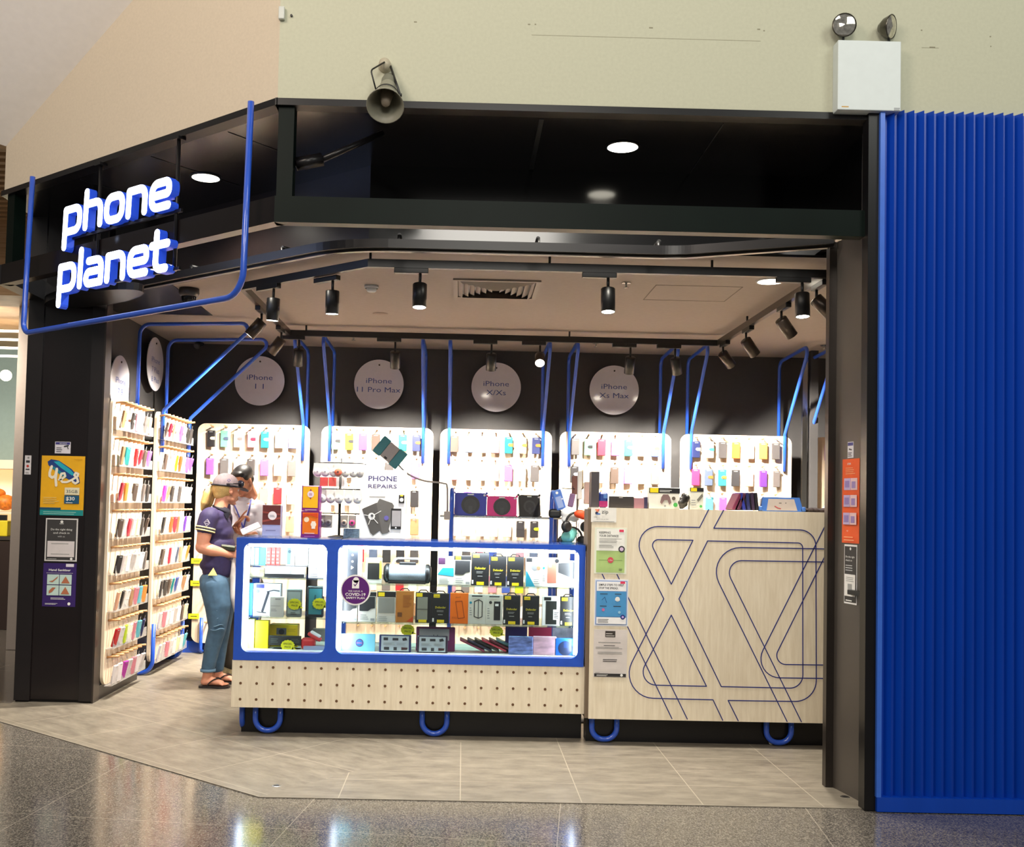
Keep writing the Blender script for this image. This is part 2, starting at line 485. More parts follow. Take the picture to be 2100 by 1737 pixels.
# soffit, bulkheads
BX = -.59; BY = 6.0
bc = Vector((BX, BY, 0)); bl = bc+CH*((BX-XL)/-CH.x)
mb = MB()
mb.poly([S(XC, YF+.05, ZS), S(2.2, YF+.05, ZS), S(2.2, BY+.02, ZS), S(BX, BY+.02, ZS), S(bl.x, bl.y, ZS), S(-3.13, 8.0, ZS), S(-3.13, 6.83, ZS)], .05, (0, 0, 1))
structure('ceiling_soffit', mb, mat('black_soffit_panel', (18, 16, 17), .22, noise=.1, scale=5, spec=.45))
mb = MB(); mb.box(-.02+.37, .374, YF+.1, BY-.02, ZS-.003, ZS); mb.box(1.3, 1.304, YF+.1, BY-.02, ZS-.003, ZS)
mb.M = CX_; mb.box(1.5, 1.504, .1, .75, ZS-.003, ZS); mb.box(.75, .754, .1, .75, ZS-.003, ZS); mb.box(2.2, 2.204, .1, .75, ZS-.003, ZS)
structure('trim_3', mb, M_black)
mb = MB(); mb.box(BX, 5.2, BY, BY+.06, ZC-.01, ZS); structure('wall_bulkhead', mb, M_blkgloss)
mb = MB(); mb.M = frame(bl, -CH); mb.box(0, (bc-bl).length, 0, .06, ZC-.01, ZS); structure('wall_bulkhead_splay', mb, mat('dark_brown_panel', (34, 26, 25), .25, noise=.1, spec=.5))
# shop shell
mb = MB(); mb.box(2.065, 2.12, YF+.07, BY, ZC, ZS); structure('wall_soffit_end', mb, M_blkgloss)
mb = MB(); mb.poly([bc+S(0, .03, ZC), S(5.2, BY+.03, ZC), S(5.2, YB+.1, ZC), S(XL-.1, YB+.1, ZC), bl+S(-.1, .1, ZC)], .05, (0, 0, 1)); structure('ceiling', mb, M_ceil)
mb = MB(); mb.poly([S(-2.12, 7.27, ZC-.006), S(-2.12, 8.5, ZC-.006), S(XL, 8.5, ZC-.006), S(XL, 7.9, ZC-.006)], .005, (0, 0, 1)); structure('ceiling_dark_panel', mb, M_blkmetal)
mb = MB(); mb.box(XL-.1, 5.3, YB, YB+.1, 0, ZC); structure('wall_back', mb, M_dark)
mb = MB(); mb.box(XL-.1, XL, 7.34, YB, 0, ZC); structure('wall_left', mb, M_dark)
mb = MB(); mb.box(5.2, 5.3, 5.3, YB, 0, ZS); structure('wall_right', mb, M_dark)
mb = MB(); mb.box(2.06, 5.3, 5.17, 5.3, 0, ZS); structure('wall_front_right', mb, M_dark)
mb = MB(); mb.box(XL, -2.45, 9.80, YB, 0, .11); structure('baseboard_left', mb, M_blue)
mb = MB(); mb.box(-2.45, 5.2, 9.82, YB, 0, .11); structure('baseboard_back', mb, mat('blue_plinth', (20, 50, 130), .4))
# column between the fifth and sixth boards
mb = MB(); mb.box(3.27, 3.34, 9.62, 9.7, 0, ZC); structure('trim_4', mb, M_dark)
mb = MB(); mb.box(3.20, 3.245, 9.64, 9.68, 0, ZC-.1); structure('trim_5', mb, M_chrome)

# left black column with framed panel
c0 = thing('entrance_column', 'tall black column with poster display at the left side of the shop entrance', 'column', (-2.86, 7.34, 0))
xl, xr = -3.13, -2.585
mb = MB(); mb.box(xl, xr, 7.33, 7.40, 0, ZS-.0); mb.build('body', M_blkmetal, c0)
mb = MB(); mb.box(xl, xl+.11, 7.30, 7.33, 0.012, ZS); mb.box(xr-.09, xr, 7.30, 7.33, .012, ZS); mb.build('frame', mat('black_brown_powder_coat', (24, 19, 20), .3, noise=.1), c0)
mb = MB(); mb.box(xl+.11, xr-.09, 7.312, 7.33, .02, ZS); mb.build('panel', mat('dark_brown_gloss_panel', (22, 15, 16), .22, noise=.15, scale=3), c0)
mb = MB(); mb.box(xr, xr+.012, 7.30, 7.42, 0, ZS); mb.build('edge_strip', mat('dark_bronze_metal', (70, 64, 60), .3, metal=.7), c0)

# right portal jamb
j = thing('door_jamb', 'dark metal door jamb with notices beside the blue ribbed cladding', 'door jamb', (2.02, 5.3, 0))
mb = MB(); mb.poly([(2.052, 5.135, 0), (1.995, 5.47, 0), (2.06, 5.49, 0), (2.10, 5.2, 0)], 2.92, (0, 0, 1)); mb.build('side_panel', mat('bronze_grey_metal', (82, 76, 70), .34, metal=.2, noise=.08, scale=3), j)
mb = MB(); mb.box(2.0, 2.062, 5.06, 5.135, 0, ZF-.01); mb.build('front_post', M_blkmetal, j)
mb = MB(); mb.box(1.955, 1.999, 5.47, 5.52, .0, 2.92); mb.build('edge_strip', mat('dark_bronze_metal', (70, 64, 60), .3, metal=.7), j)

# blue ribbed cladding
cl = thing('ribbed_cladding', 'bright blue vertically ribbed metal cladding right of the shop entrance', 'cladding', (2.9, 5.08, 0))
mb = MB(); x = 2.075; prof = []
y_b, y_f = 5.085, 5.047
while x < 3.6:
    prof += [(x, y_b), (x+.027, y_b), (x+.05, y_f)]; x += .05
prof.append((x, y_b))
n = len(prof); vs = [(p[0], p[1], .07) for p in prof]+[(p[0], p[1], ZF+.005) for p in prof]
mb._add(vs, [(i, i+1, n+i+1, n+i) for i in range(n-1)])
mb.box(2.075, 3.6, 5.086, 5.1, .07, ZF+.005)
mb.build('ribbed_sheet', M_clad, cl)
mb = MB(); mb.box(2.055, 3.6, 5.04, 5.1, 0, .07); mb.build('plinth', M_clad, cl)
mb = MB(); mb.box(2.052, 2.075, 5.04, 5.1, .07, ZF-.0); mb.build('corner_trim', mat('blue_corner_lit_tone', (60, 110, 215), .3), cl)  # lighter blue paints in the light that catches this edge

# steel frame hung below the fascia
fr = thing('fascia_frame', 'dark green-black steel frame hanging below the fascia over the entrance', 'steel frame', (XC, YF, 2.8))
mb = MB(); mb.box(XC, 2.0, YF, YF+.07, 2.852, 2.985); mb.build('front_beam', M_beam, fr)
mb = MB(); mb.M = CX_; mb.box(0, 2.72, 0, .07, 2.852, 2.985); mb.build('splay_beam', mat('beam_brown_reflection_tone', (20, 15, 15), .3, spec=.25), fr)  # brown in the colour stands for what the splayed beam reflects
mb = MB(); mb.box(XC+.005, XC+.085, YF+.01, YF+.09, 2.985, ZF-.03); mb.build('corner_post', M_beam, fr)
mb = MB(); mb.M = CX_; mb.box(.03, .12, .01, .09, 2.985, ZF-.03); mb.build('end_post', M_beam, fr)
mb = MB(); mb.box(-3.13, -3.02, 6.80, 7.30, 2.852, 2.985); mb.build('return_beam', M_blkmetal, fr)
mb = MB(); mb.tube([(XC+.09, YF+.07, 3.17), (XC+.22, YF+.10, 3.21)], .035, 4); mb.tube([(XC+.2, YF+.10, 3.2), (-.47, YF+.28, 3.42)], .016, 8); mb.build('brace', M_blkmetal, fr)
# sliding-door track following the opening
def sweep_rect(mb, path, w, h):
    path = [Vector(p) for p in path]; vs = []; m = len(path)
    for i, p in enumerate(path):
        t = (path[min(i+1, m-1)]-path[max(i-1, 0)]).normalized(); nn = Vector((-t.y, t.x, 0))
        for a_, b_ in ((-1, -1), (1, -1), (1, 1), (-1, 1)): vs.append(p+nn*(w/2*a_)+Vector((0, 0, h/2*b_)))
    fs = [(i*4+k, i*4+(k+1) % 4, (i+1)*4+(k+1) % 4, (i+1)*4+k) for i in range(m-1) for k in range(4)]
    mb._add(vs, fs+[(3, 2, 1, 0), ((m-1)*4, (m-1)*4+1, (m-1)*4+2, (m-1)*4+3)])
zt = 2.925
pth = fillet([S(1.98, 5.47, zt), S(1.2, 5.80, zt), S(-.70, 5.80, zt), S(-.70, 5.80, zt)+CH*2.65], [0, .5, .7, 0], n=10)
tr = thing('door_track', 'black curved sliding door track running behind the steel frame', 'door track', (0, 5.8, 2.9))
mb = MB(); sweep_rect(mb, pth, .10, .05); mb.build('rail', M_blkmetal, tr)
mb = MB(); sweep_rect(mb, [p+Vector((0, 0, -.03)) for p in pth], .03, .016); mb.build('channel', mat('dark_bronze_metal', (70, 64, 60), .3, metal=.7), tr)
for q, d_ in [(S(x_, 5.8, zt), S(0, 1, 0)) for x_ in (-.4, .4, 1.1)]+[(S(-.70, 5.80, zt)+CH*k_, -CN) for k_ in (.6, 1.5, 2.3)]:
    mb = MB(); mb.cyl(q+d_*.05+S(0, 0, .075), q+d_*.2+S(0, 0, .075), .012); mb.cyl(q+d_*.055+S(0, 0, .02), q+d_*.055+S(0, 0, .075), .012); mb.build('bracket', M_black, tr)
# rounded parking pocket for the doors near the column
pk = thing('door_pocket', 'black rounded door storage plate high beside the left column', 'door pocket', (-2.62, 7.05, 2.8))
P = [(math.cos(a_)*.36, math.sin(a_)*.17) for a_ in [PI*k/16 for k in range(32)]]
mb = MB(); mb.poly([Vector((-2.56, 6.97, 2.80))+(-CH)*p[0]*1.5+CN*p[1] for p in P[:32:1]], .05, (0, 0, 1)); mb.build('plate', M_blkmetal, pk)
mb = MB(); mb.cyl((-2.56, 6.97, 2.85), (-2.56, 6.97, ZS-.001), .02); mb.build('rod', M_blkmetal, pk)

# hairline marks on the wall stay as small scuffs
mk = MB(); mk.M = Matrix.Translation((0, YF, 0))
for (px, py, w) in ((852, 45, 6), (1085, 50, 5), (1098, 50, 3), (1335, 57, 8), (1556, 60, 6), (1567, 63, 3), (1890, 62, 3), (1912, 97, 12), (2031, 75, 3), (2032, 95, 2)):
    q = at(px, py, YF); mk.rect(q.x-w*.0012, q.x+w*.0012, q.z-.003, q.z+.003, 0, .0008)
for (x0, x1, py) in ((1090, 1560, 72), (1890, 1925, 98)):
    q = at(x0, py, YF); q1 = at(x1, py+3, YF); mk.rect(q.x, q1.x, q.z, q.z+.0015, 0, .0008)
tag(mk.build('trim_6', col((140, 136, 114), .8)), kind='structure')

# mall seen past the left edge
mb = MB(); mb.box(-3.72, -3.15, 8.6, 8.8, 0, 3.3); 
a = at(33, 700, 8.6); b = at(60, 700, 8.6)
mb = MB(); q0 = onz(10, 1331, 0); mb.box(-4.27, -3.95, 9.75, 9.95, 0, 3.6); structure('wall_pilaster', mb, mat('grey_pilaster_paint', (150, 140, 132), .7, noise=.03))
mb = MB(); mb.box(-7.5, -4.2, 12.6, 12.8, 0, 4.6); structure('wall_far', mb, mat('pale_blue_wall', (150, 176, 176), .7))
mb = MB(); mb.box(-9.5, -3.14, 9.2, 13, 3.25, 3.4); structure('ceiling_timber', mb, M_timber)
mb = MB()
mb.M = Matrix.Rotation(0, 4, 'Z')
for k in range(14):
    mb.box(-9, -3.2, 7.2+k*.14, 7.26+k*.14, 3.9-.0, 4.6)
structure('wall_timber_slats', mb, M_timber)
mb = MB(); mb.box(-6.5, -3.0, 9.4, 9.5, 3.35, 5.0); structure('wall_timber_bulkhead', mb, M_timber)
mb = MB(); mb.box(-6.2, -4.35, 11.2, 12.0, 0, .95); bk = mb.build('bakery_counter', mat('dark_brown_counter', (42, 30, 26), .4), loc=(-5.2, 11.5, 0)); tag(bk, 'dark brown counter of the neighbouring food shop at the far left', 'counter')
mb = MB(); mb.box(-6.2, -4.35, 11.3, 12.0, .96, 1.0); mb.build('counter_top', col((60, 54, 50), .3), bk)
for (py, c_, lab, cat, nm) in ((1080, (216, 196, 30), 'yellow packs stacked on the dark neighbouring counter', 'packs', 'yellow_pack'),):
    q = at(8, py, 11.4); mb = MB(); mb.box(q.x-.1, q.x+.06, 11.35, 11.56, 1.0, 1.17, .008); tag(mb.build(nm, col(c_), loc=(q.x, 11.45, 1.0)), lab, 'pack')
ds = thing('display_case', 'lit food display case of the neighbouring shop at the far left edge', 'display case', (-5.0, 11.7, 1.0))
mb = MB(); mb.box(-6.2, -4.35, 11.6, 12.05, 1.02, 1.06); mb.box(-6.2, -4.35, 11.6, 12.05, 1.24, 1.27); mb.box(-6.2, -4.35, 11.6, 12.05, 1.75, 1.85); mb.box(-4.45, -4.35, 11.6, 12.05, 1.0, 1.85); mb.build('shelf_frame', col((225, 215, 190)), ds)
mb = MB()
for i in range(12):
    for k in range(2):
        if (i+k) % 2: mb.box(-6.1+i*.14, -5.96+i*.14, 11.58, 11.6, 1.06+k*.085, 1.06+(k+1)*.085)
mb.build('checker_front', M_black, ds)
mb = MB(); mb.box(-6.2, -4.35, 12.02, 12.05, 1.0, 1.85); mb.build('back_panel', emis('warm_display_glow', (255, 206, 140), .9), ds)
for i in range(3):
    q = Vector((-4.62-i*.3, 11.75, 1.27)); mb = MB(); mb.ball(q+Vector((0, 0, .1)), .12, .1, .09); mb.ball(q+Vector((-.1, 0, .2)), .1, .08, .06); mb.build('pastry', mat('orange_food', (226, 128, 40), .5, noise=.4, scale=30), None, loc=q)
    o = bpy.data.objects[-1] if False else None
for i, o in enumerate([o for o in bpy.data.objects if o.name.startswith('pastry')]):
    tag(o, 'orange heap of food in the lit display case at the far left', 'food', 'food heaps in the neighbouring display case')
mb = MB(); mb.box(-4.9, -4.5, 11.62, 11.66, 1.5, 1.74, .01); mb.i = 1; mb.disc(-4.68, 1.62, .085, 11.62); tag(mb.build('menu_card', [col((230, 225, 210)), col((60, 45, 40))], loc=(-4.7, 11.64, 1.5)), 'cream card with dark round picture above the neighbouring food display', 'sign')
mb = MB(); q = at(12, 770, 11.0); mb.ball(q, .06); tag(mb.build('globe_lamp', emis('far_lamp', (255, 236, 190), 14), loc=q), 'small glowing globe lamp in the mall past the left column', 'lamp')
mb = MB(); q = at(10, 700, 10.5)
for k in range(4): mb.box(q.x-.9, q.x+.22, 10.5+k*.12, 10.54+k*.12, q.z+.1-k*.07, q.z+.12-k*.07)
tag(mb.build('ceiling_light_louvre', emis('louvre_glow', (255, 240, 215), 3), loc=q), 'row of thin bright ceiling lights in the mall past the left column', 'light')
area('mall_far_light', (-5.2, 9.6, 3.1), (-5.2, 12.0, 1), 1.5, 150, (1, .88, .74))

# ================================================================== fittings on the front
# horn speaker
mc = at(790, 217, 4.88)
hs = thing('horn_loudspeaker', 'grey horn loudspeaker on the cream wall above the entrance', 'loudspeaker', (mc.x, YF, 3.75))
ax = Vector((0.0, -.62, -.72)).normalized()
top = mc-ax*.21
M_horn = mat('grey_green_plastic', (140, 138, 122), .45, noise=.06)
mb = MB(); mb.lathe([(.0, -.0), (.032, .0), (.04, .02), (.042, .075), (.055, .12), (.07, .165), (.09, .205), (.092, .212), (.088, .212), (.068, .165), (.05, .12), (.038, .08), (0, .08)], top, ax); mb.build('horn', M_horn, hs)
mb = MB(); mb.lathe([(.036, .05), (.030, .12), (.022, .18), (.018, .186), (0, .186)], top, ax, 20); mb.build('driver_plug', mat('warm_grey_plastic', (150, 138, 122), .5), hs)
mb = MB(); mb.lathe([(.0, -.075), (.03, -.07), (.036, -.04), (.036, .02)], top, ax); mb.build('driver_housing', mat('olive_grey_plastic', (112, 112, 98), .5), hs)
mp_ = at(790, 137, YF)
mb = MB(); mb.lathe([(0, -.05), (.028, -.045), (.034, 0)], mp_, (0, 1, 0)); mb.build('wall_mount', mat('beige_plastic', (180, 172, 150), .4), hs)
mb = MB(); mb.tube(fillet([mp_+Vector((0, -.05, .002)), top+Vector((-.085, -.03, .06)), top+ax*.06+Vector((-.055, 0, 0))], .03), .004); mb.build('cable', M_black, hs)
mb = MB(); mb.lathe([(.0585, .105), (.0605, .105), (.0605, .115), (.0585, .115)], top, ax); mb.cyl(top+ax*.1+Vector((.056, 0, 0)), top+ax*.1+Vector((.074, 0, 0)), .008); mb.cyl(top+ax*.1+Vector((-.056, 0, 0)), top+ax*.1+Vector((-.07, 0, 0)), .008)
mb.tube([top+ax*.1+Vector((.066, 0, 0)), mp_+Vector((.03, -.03, -.01))], .006); mb.build('bracket', M_black, hs)
# emergency light
a = at(1706, 230, YF); b = at(1848, 82, YF-.075)
el = thing('emergency_light', 'white emergency light box with two round spot heads above the cladding', 'emergency light', ((a.x+b.x)/2, YF, a.z))
bx0, bx1 = a.x+.002, at(1848, 150, YF-.075).x; bz0, bz1 = at(1780, 226, YF-.075).z, at(1780, 83, YF-.075).z
mb = MB(); mb.box(bx0, bx1, YF-.075, YF, bz0, bz1, .004); mb.i = 1; mb.rect(bx0+.02, bx0+.055, bz0+.012, bz0+.018, YF-.075); mb.i = 2; mb.lines(bx1-.035, bx1-.004, bz0+.004, bz0+.02, YF-.075, 2)
mb.build('housing', [mat('white_powder_coat', (214, 222, 222), .5, noise=.02), col((200, 160, 90)), col((90, 90, 95))], el)
for px, py, d in ((1731, 52, Vector((-.15, -1, -.12))), (1826, 55, Vector((.75, -.75, -.2)))):
    q = at(px, py, YF-.06); d.normalize()
    mb = MB(); mb.lathe([(0, -.062), (.02, -.058), (.045, -.03), (.057, 0), (.06, .006), (.055, .008)], q, d); h = mb.build('lamp_head', mat('dark_chrome', (96, 92, 84), .25, metal=.9), el)
    mb = MB(); mb.lathe([(.055, .006), (.04, .012), (0, .016)], q, d); mb.build('lens', mat('silver_lens', (210, 206, 196), .08, metal=.95, noise=.3, scale=60), h)
    mb = MB(); mb.cyl(q-d*.02, (q.x, YF-.05, bz1-.004), .006); mb.build('stem', M_black, h)
# small sensor near the wall corner
q = at(580, 31, YF)
mb = MB(); mb.box(q.x-.018, q.x+.012, YF-.025, YF, q.z-.03, q.z+.035, .004); tag(mb.build('wall_sensor', mat('clear_white_plastic', (198, 202, 196), .3), loc=q), 'tiny white sensor on the cream wall near its upper left corner', 'sensor')
mb = MB(); q = at(598, 33, YF); mb.cyl(q, q+Vector((0, -.01, 0)), .006); tag(mb.build('wall_hook', M_black, loc=q), 'tiny black screw hook beside the white wall sensor', 'hook')

# downlights
def downlight(q, label, zc, power, r=.085):
    t = thing('recessed_downlight', label, 'downlight', (q.x, q.y, zc), 'recessed downlights')
    mb = MB(); mb.lathe([(r-.001, -.008), (r+.01, -.007), (r+.012, 0), (r, 0)], (q.x, q.y, zc), (0, 0, 1)); mb.build('trim_ring', M_blkmetal if zc > 3.2 else M_white, t)
    mb = MB(); mb.lathe([(r, 0), (r*.7, .0035), (0, .004)], (q.x, q.y, zc-.0065), (0, 0, 1)); mb.build('reflector', emis('downlight_glow', (255, 248, 228), 9), t)
    d = bpy.data.lights.new('downlight_lamp', 'SPOT'); d.energy = power; d.color = (1, .93, .8); d.spot_size = 2.5; d.spot_blend = .6; d.shadow_soft_size = .06
    l = bpy.data.objects.new('downlight_lamp', d); l.location = (q.x, q.y, zc-.04); COL.objects.link(l)
downlight(onz(1277, 300, ZS), 'round bright downlight in the black soffit over the shop front', ZS, 80)
downlight(onz(422, 363, ZS), 'round bright downlight in the black soffit beside the illuminated shop sign', ZS, 70)
downlight(onz(1580, 576, ZC), 'round recessed downlight in the beige ceiling near the right light track', ZC, 80)

# ================================================================== shop sign
LH, LW, SW = .135, .156, .049
def letter_strokes(c):
    w, r = LW, .05
    f = lambda pts, rad=r, closed=False: ([(p.x, p.y) for p in fillet([Vector((a_[0], a_[1], 0)) for a_ in pts], rad, closed, 5)], closed)
    H_ = LH; t = SW/2
    T = lambda x, y: (x*w, y*H_)
    if c == 'p': return [f([T(0, -.66), T(0, 1)], 0), f([T(0, 1), T(1, 1), T(1, 0), T(0, 0)], [0, r, r, 0])], w
    if c == 'h': return [f([T(0, 1.55), T(0, 0)], 0), f([T(0, 1), T(1, 1), T(1, 0)], [0, r, 0])], w
    if c == 'o': return [f([T(0, 1), T(1, 1), T(1, 0), T(0, 0)], r, True)], w
    if c == 'n': return [f([T(0, 0), T(0, 1)], 0), f([T(0, 1), T(1, 1), T(1, 0)], [0, r, 0])], w
    if c == 'e': return [f([T(.1, .5), T(1, .5), T(1, 1), T(0, 1), T(0, 0), T(1, 0)], [0, .02, r, r, r, 0])], w
    if c == 'l': return [f([T(0, 1.55), T(0, 0)], 0)], .0
    if c == 'a': return [f([T(.12, 1), T(1, 1), T(1, 0), T(0, 0), T(0, .52), T(1, .52)], [0, r, 0, r, r, 0])], w
    if c == 't': return [f([T(.15, 1.5), T(.15, 0), T(.75, 0)], [0, r, 0]), f([T(-.12, 1), T(.8, 1)], 0)], w*.8
M_face = emis('white_letter_face', (236, 240, 255), 7)
M_side = mat('blue_letter_return', (30, 70, 190), .4, emit=(50, 90, 230), estr=.35)  # weak self-glow stands in for backlight falling on the letter sides
u_of = lambda px, py: (CX_.inverted() @ ch(px, py, .059)).x
sg = thing('shop_sign', 'illuminated white letter shop sign with blue sides left of the entrance', 'sign', ch(240, 500))
for word, px, zb, u1, px1 in (('phone', 128, 3.058, None, 357), ('planet', 121, 2.712, None, 357)):
    u0 = u_of(px, 470)+SW/2; u1 = u_of(px1-9, 460)-SW/2
    ws = [letter_strokes(c)[1] for c in word]; gap = (u1-u0-sum(ws))/(len(word)-1); x = u0
    for c, w in zip(word, ws):
        st, _ = letter_strokes(c)
        mb = MB(); mb.M = CX_ @ Matrix.Translation((0, -.055, 0))
        sh = lambda pts: [(x+p[0]+p[1]*.05, zb+p[1]) for p in pts]
        mb.i = 1
        for pts, cl_ in st: mb.stroke(sh(pts), SW, 0, .05, cl_)
        mb.i = 0
        for pts, cl_ in st: mb.stroke(sh(pts), SW-.004, -.004, 0, cl_)
        mb.build('letter', [M_face, M_side], sg); x += w+gap
for px in (188, 346):
    uu = u_of(px, 400); mb = MB(); mb.M = CX_; mb.cyl((uu, -.005, 2.70), (uu, -.005, ZF-.03), .011); mb.box(uu-.03, uu+.03, -.03, .02, ZF-.05, ZF-.035); mb.build('support_rod', M_blkmetal, sg)
for zb in (3.02, 2.70):
    mb = MB(); mb.M = CX_; mb.box(u_of(128, 470), u_of(357, 470), -.02, -.005, zb, zb+.018); mb.build('back_rail', M_blkmetal, sg)
gl = bpy.data.lights.new('sign_glow', 'AREA'); gl.shape = 'RECTANGLE'; gl.size = 1.1; gl.size_y = .5; gl.energy = 5; gl.color = (.55, .68, 1)
go = bpy.data.objects.new('sign_glow', gl); go.matrix_world = frame(ch(240, 490, -.0)-CN*.0, CH) @ Matrix.Rotation(-PI/2, 4, 'X'); COL.objects.link(go)
tf = thing('sign_tube_frame', 'blue bent tube framing the illuminated letters under the splayed fascia', 'tube frame', ch(280, 640))
q = [ch(66, 388, .10), ch(47, 684, .10), ch(497, 606, .10), ch(514, 234, .10)]
mb = MB()
qq = [Vector((q[0].x, q[0].y, ZF-.03)), q[1], q[2], Vector((q[3].x, q[3].y, ZF-.03))]
mb.tube(fillet(qq, [0, .07, .13, 0], n=8), .0165, 14); mb.build('tube', M_blue, tf)
# ================================================================== shop ceiling fittings
ML = {}
def spot(loc, d, power, size=1.1, col_=(1, .92, .80), blend=.7, soft=.04, name='track_lamp'):
    l = bpy.data.lights.new(name, 'SPOT'); l.energy = power; l.color = col_; l.spot_size = size; l.spot_blend = blend; l.shadow_soft_size = soft
    o = bpy.data.objects.new(name, l); o.location = loc; o.rotation_euler = Vector(d).to_track_quat('-Z', 'Y').to_euler(); COL.objects.link(o); return o
M_bronze = mat('dark_bronze_barrel', (64, 56, 50), .3, metal=.6)
TZ = 2.92
track = thing('light_track', 'black ceiling light track running round the shop ceiling', 'light track', (.3, 7.5, ZC))
for nm, pts in (('front_rail', [S(2.21, 6.23, TZ), S(-.61, 6.23, TZ), S(-1.55, 7.01, TZ)]), ('side_rail', [S(-1.55, 7.01, TZ), S(-1.55, 8.88, TZ)]),
                ('back_rail', [S(-1.55, 8.90, TZ), S(2.21, 8.90, TZ)]), ('side_rail', [S(2.21, 8.88, TZ), S(2.21, 6.23, TZ)])):
    mb = MB(); sweep_rect(mb, pts, .035, .05); mb.build(nm, M_black if nm != 'side_rail' else M_bronze, track)
for nm_h, q_ in [('hanger', S(x_, y_, TZ)) for x_, y_ in ((-.6, 6.23), (.5, 6.23), (1.5, 6.23), (-1.55, 7.9), (-1.4, 8.9), (.9, 8.9), (2.21, 8.0))]:
    mb = MB(); mb.cyl(q_+S(0, 0, .025), q_+S(0, 0, ZC-TZ), .008); mb.build(nm_h, M_black, track)
def head(q, along, d, label, power, tilt_len=.15, drop=.09, size=1.0):
    """track head at ceiling point q: adapter, stem, barrel aimed along d"""
    t = thing('track_spotlight', label, 'spotlight', (q.x, q.y, TZ), 'track spotlights')
    al = Vector(along).normalized(); pr = Vector((-al.y, al.x, 0)); d = Vector(d).normalized()
    mb = MB(); mb.M = frame(Vector((q.x, q.y, TZ-.025)), al); mb.box(-.16, .05, -.02, .02, -.032, 0, .003); mb.build('adapter', M_black, t)
    top = Vector((q.x, q.y, TZ-.06)); piv = top+Vector((0, 0, -drop+.03))
    mb = MB(); mb.cyl(top+Vector((0, 0, .01)), piv, .009); mb.ball(piv, .014); mb.build('stem', M_black, t)
    b0 = piv-d*.01; b1 = b0+d*tilt_len
    mb = MB(); mb.lathe([(0, 0), (.040, 0), (.044, .004), (.044, tilt_len), (.040, tilt_len), (.038, tilt_len-.006)], b0, d, 24); mb.build('barrel', M_black if d.z < -.85 else M_bronze, t)
    mb = MB(); mb.lathe([(.0405, tilt_len-.002), (.03, tilt_len-.004), (0, tilt_len-.004)], b0, d, 24); mb.build('lens', M_lens, t)
    spot(b1+d*.03, d, power, size)
P1, P2 = 75, 520
front = [((562, 575), (-1, .8, 0), (-.04, .05, -1)), ((683, 558), (-1, .8, 0), (0, .04, -1)), ((862, 541), (1, 0, 0), (0, -.12, -1)), ((1247, 553), (1, 0, 0), (0, -.12, -1)), ((1645, 562), (1, 0, 0), (0, -.10, -1))]
nm = ['leftmost', 'second', 'third', 'fourth', 'rightmost']
for k, ((px, py), al, d) in enumerate(front):
    q = onz(px, py, TZ); q.y = 6.23 if px > 700 else q.y
    head(q, al if px > 700 else (.77, -.63, 0), d, f'black cylinder spotlight hanging from the front ceiling track, {nm[k]} of that row', 170, .15, .1, 1.75)
back = [(620, 'leftmost', (-.1, .45, -.9)), (812, 'second', (0, .45, -.9)), (1009, 'third', (0, .45, -.9)), (1303, 'fourth', (0, .45, -.9)), (1400, 'fifth', (.25, .45, -.9))]
for px, w, d in back:
    head(S(onz(px, 690, TZ).x, 8.90, TZ), (1, 0, 0), d, f'bronze cylinder spotlight under the back ceiling track, {w} from the left', P2, .15, .12, 1.85)
head(S(onz(1109, 693, TZ).x, 8.90, TZ), (1, 0, 0), (-.05, -.75, -.7), 'spotlight on the back ceiling track facing forward with its lamp glowing', 45, .12, .12, 1.2)
for (px, py), w, d in (((540, 628), 'nearer', (-.62, -.05, -.75)), ((578, 668), 'farther', (-.62, .2, -.75))):
    head(S(-1.55, onz(px, py, TZ).y, TZ), (0, 1, 0), d, f'tilted bronze spotlight, {w} of the pair on the left ceiling track', P2*.95, .15, .09, 1.7)
for (px, py), w, d in (((1700, 577), 'nearest of four', (.62, -.25, -.72)), ((1600, 622), 'second of four', (.6, .25, -.7)), ((1530, 668), 'third of four', (.6, .3, -.7)), ((1486, 698), 'farthest of four', (.62, .42, -.6))):
    head(S(2.21, onz(px, py, TZ).y, TZ), (0, 1, 0), d, f'tilted spotlight, {w} on the right ceiling track', P2*1.2, .15, .09, 1.4)
# vent, detector, sprinklers, access panel, cameras
vt = thing('air_vent', 'square slatted air diffuser in the beige shop ceiling', 'air vent', (.2, 7.2, ZC))
cx_, cy_ = .20, 7.20
def sqring(mb, h0, h1, z0, z1):
    vs = []
    for h, z in ((h0, z0), (h1, z1)):
        for a_, b_ in ((-1, -1), (1, -1), (1, 1), (-1, 1)): vs.append((cx_+a_*h, cy_+b_*h, z))
    mb._add(vs, [(k, (k+1) % 4, 4+(k+1) % 4, 4+k) for k in range(4)])
mb = MB(); sqring(mb, .30, .27, ZC-.012, ZC-.012); sqring(mb, .30, .30, ZC, ZC-.012); mb.build('frame', mat('beige_metal', (150, 138, 128), .5), vt)
mb = MB()
for k in range(6): h = .268-k*.042; sqring(mb, h, h-.032, ZC-.002, ZC-.022)
mb.build('slats', mat('beige_metal', (150, 138, 128), .5), vt)
mb = MB(); mb.box(cx_-.27, cx_+.27, cy_-.27, cy_+.27, ZC-.001, ZC-.0003); mb.build('duct', M_black, vt)
q = onz(762, 586, ZC); sd = thing('smoke_detector', 'white round smoke detector on the beige shop ceiling', 'smoke detector', q)
mb = MB(); mb.lathe([(0, 0), (.05, 0), (.05, -.016), (.046, -.02)], q, (0, 0, 1)); mb.build('base', M_white, sd)
mb = MB(); mb.lathe([(.036, -.02), (.036, -.034), (.028, -.044), (0, -.046)], q, (0, 0, 1)); mb.build('sensor_head', M_white, sd)
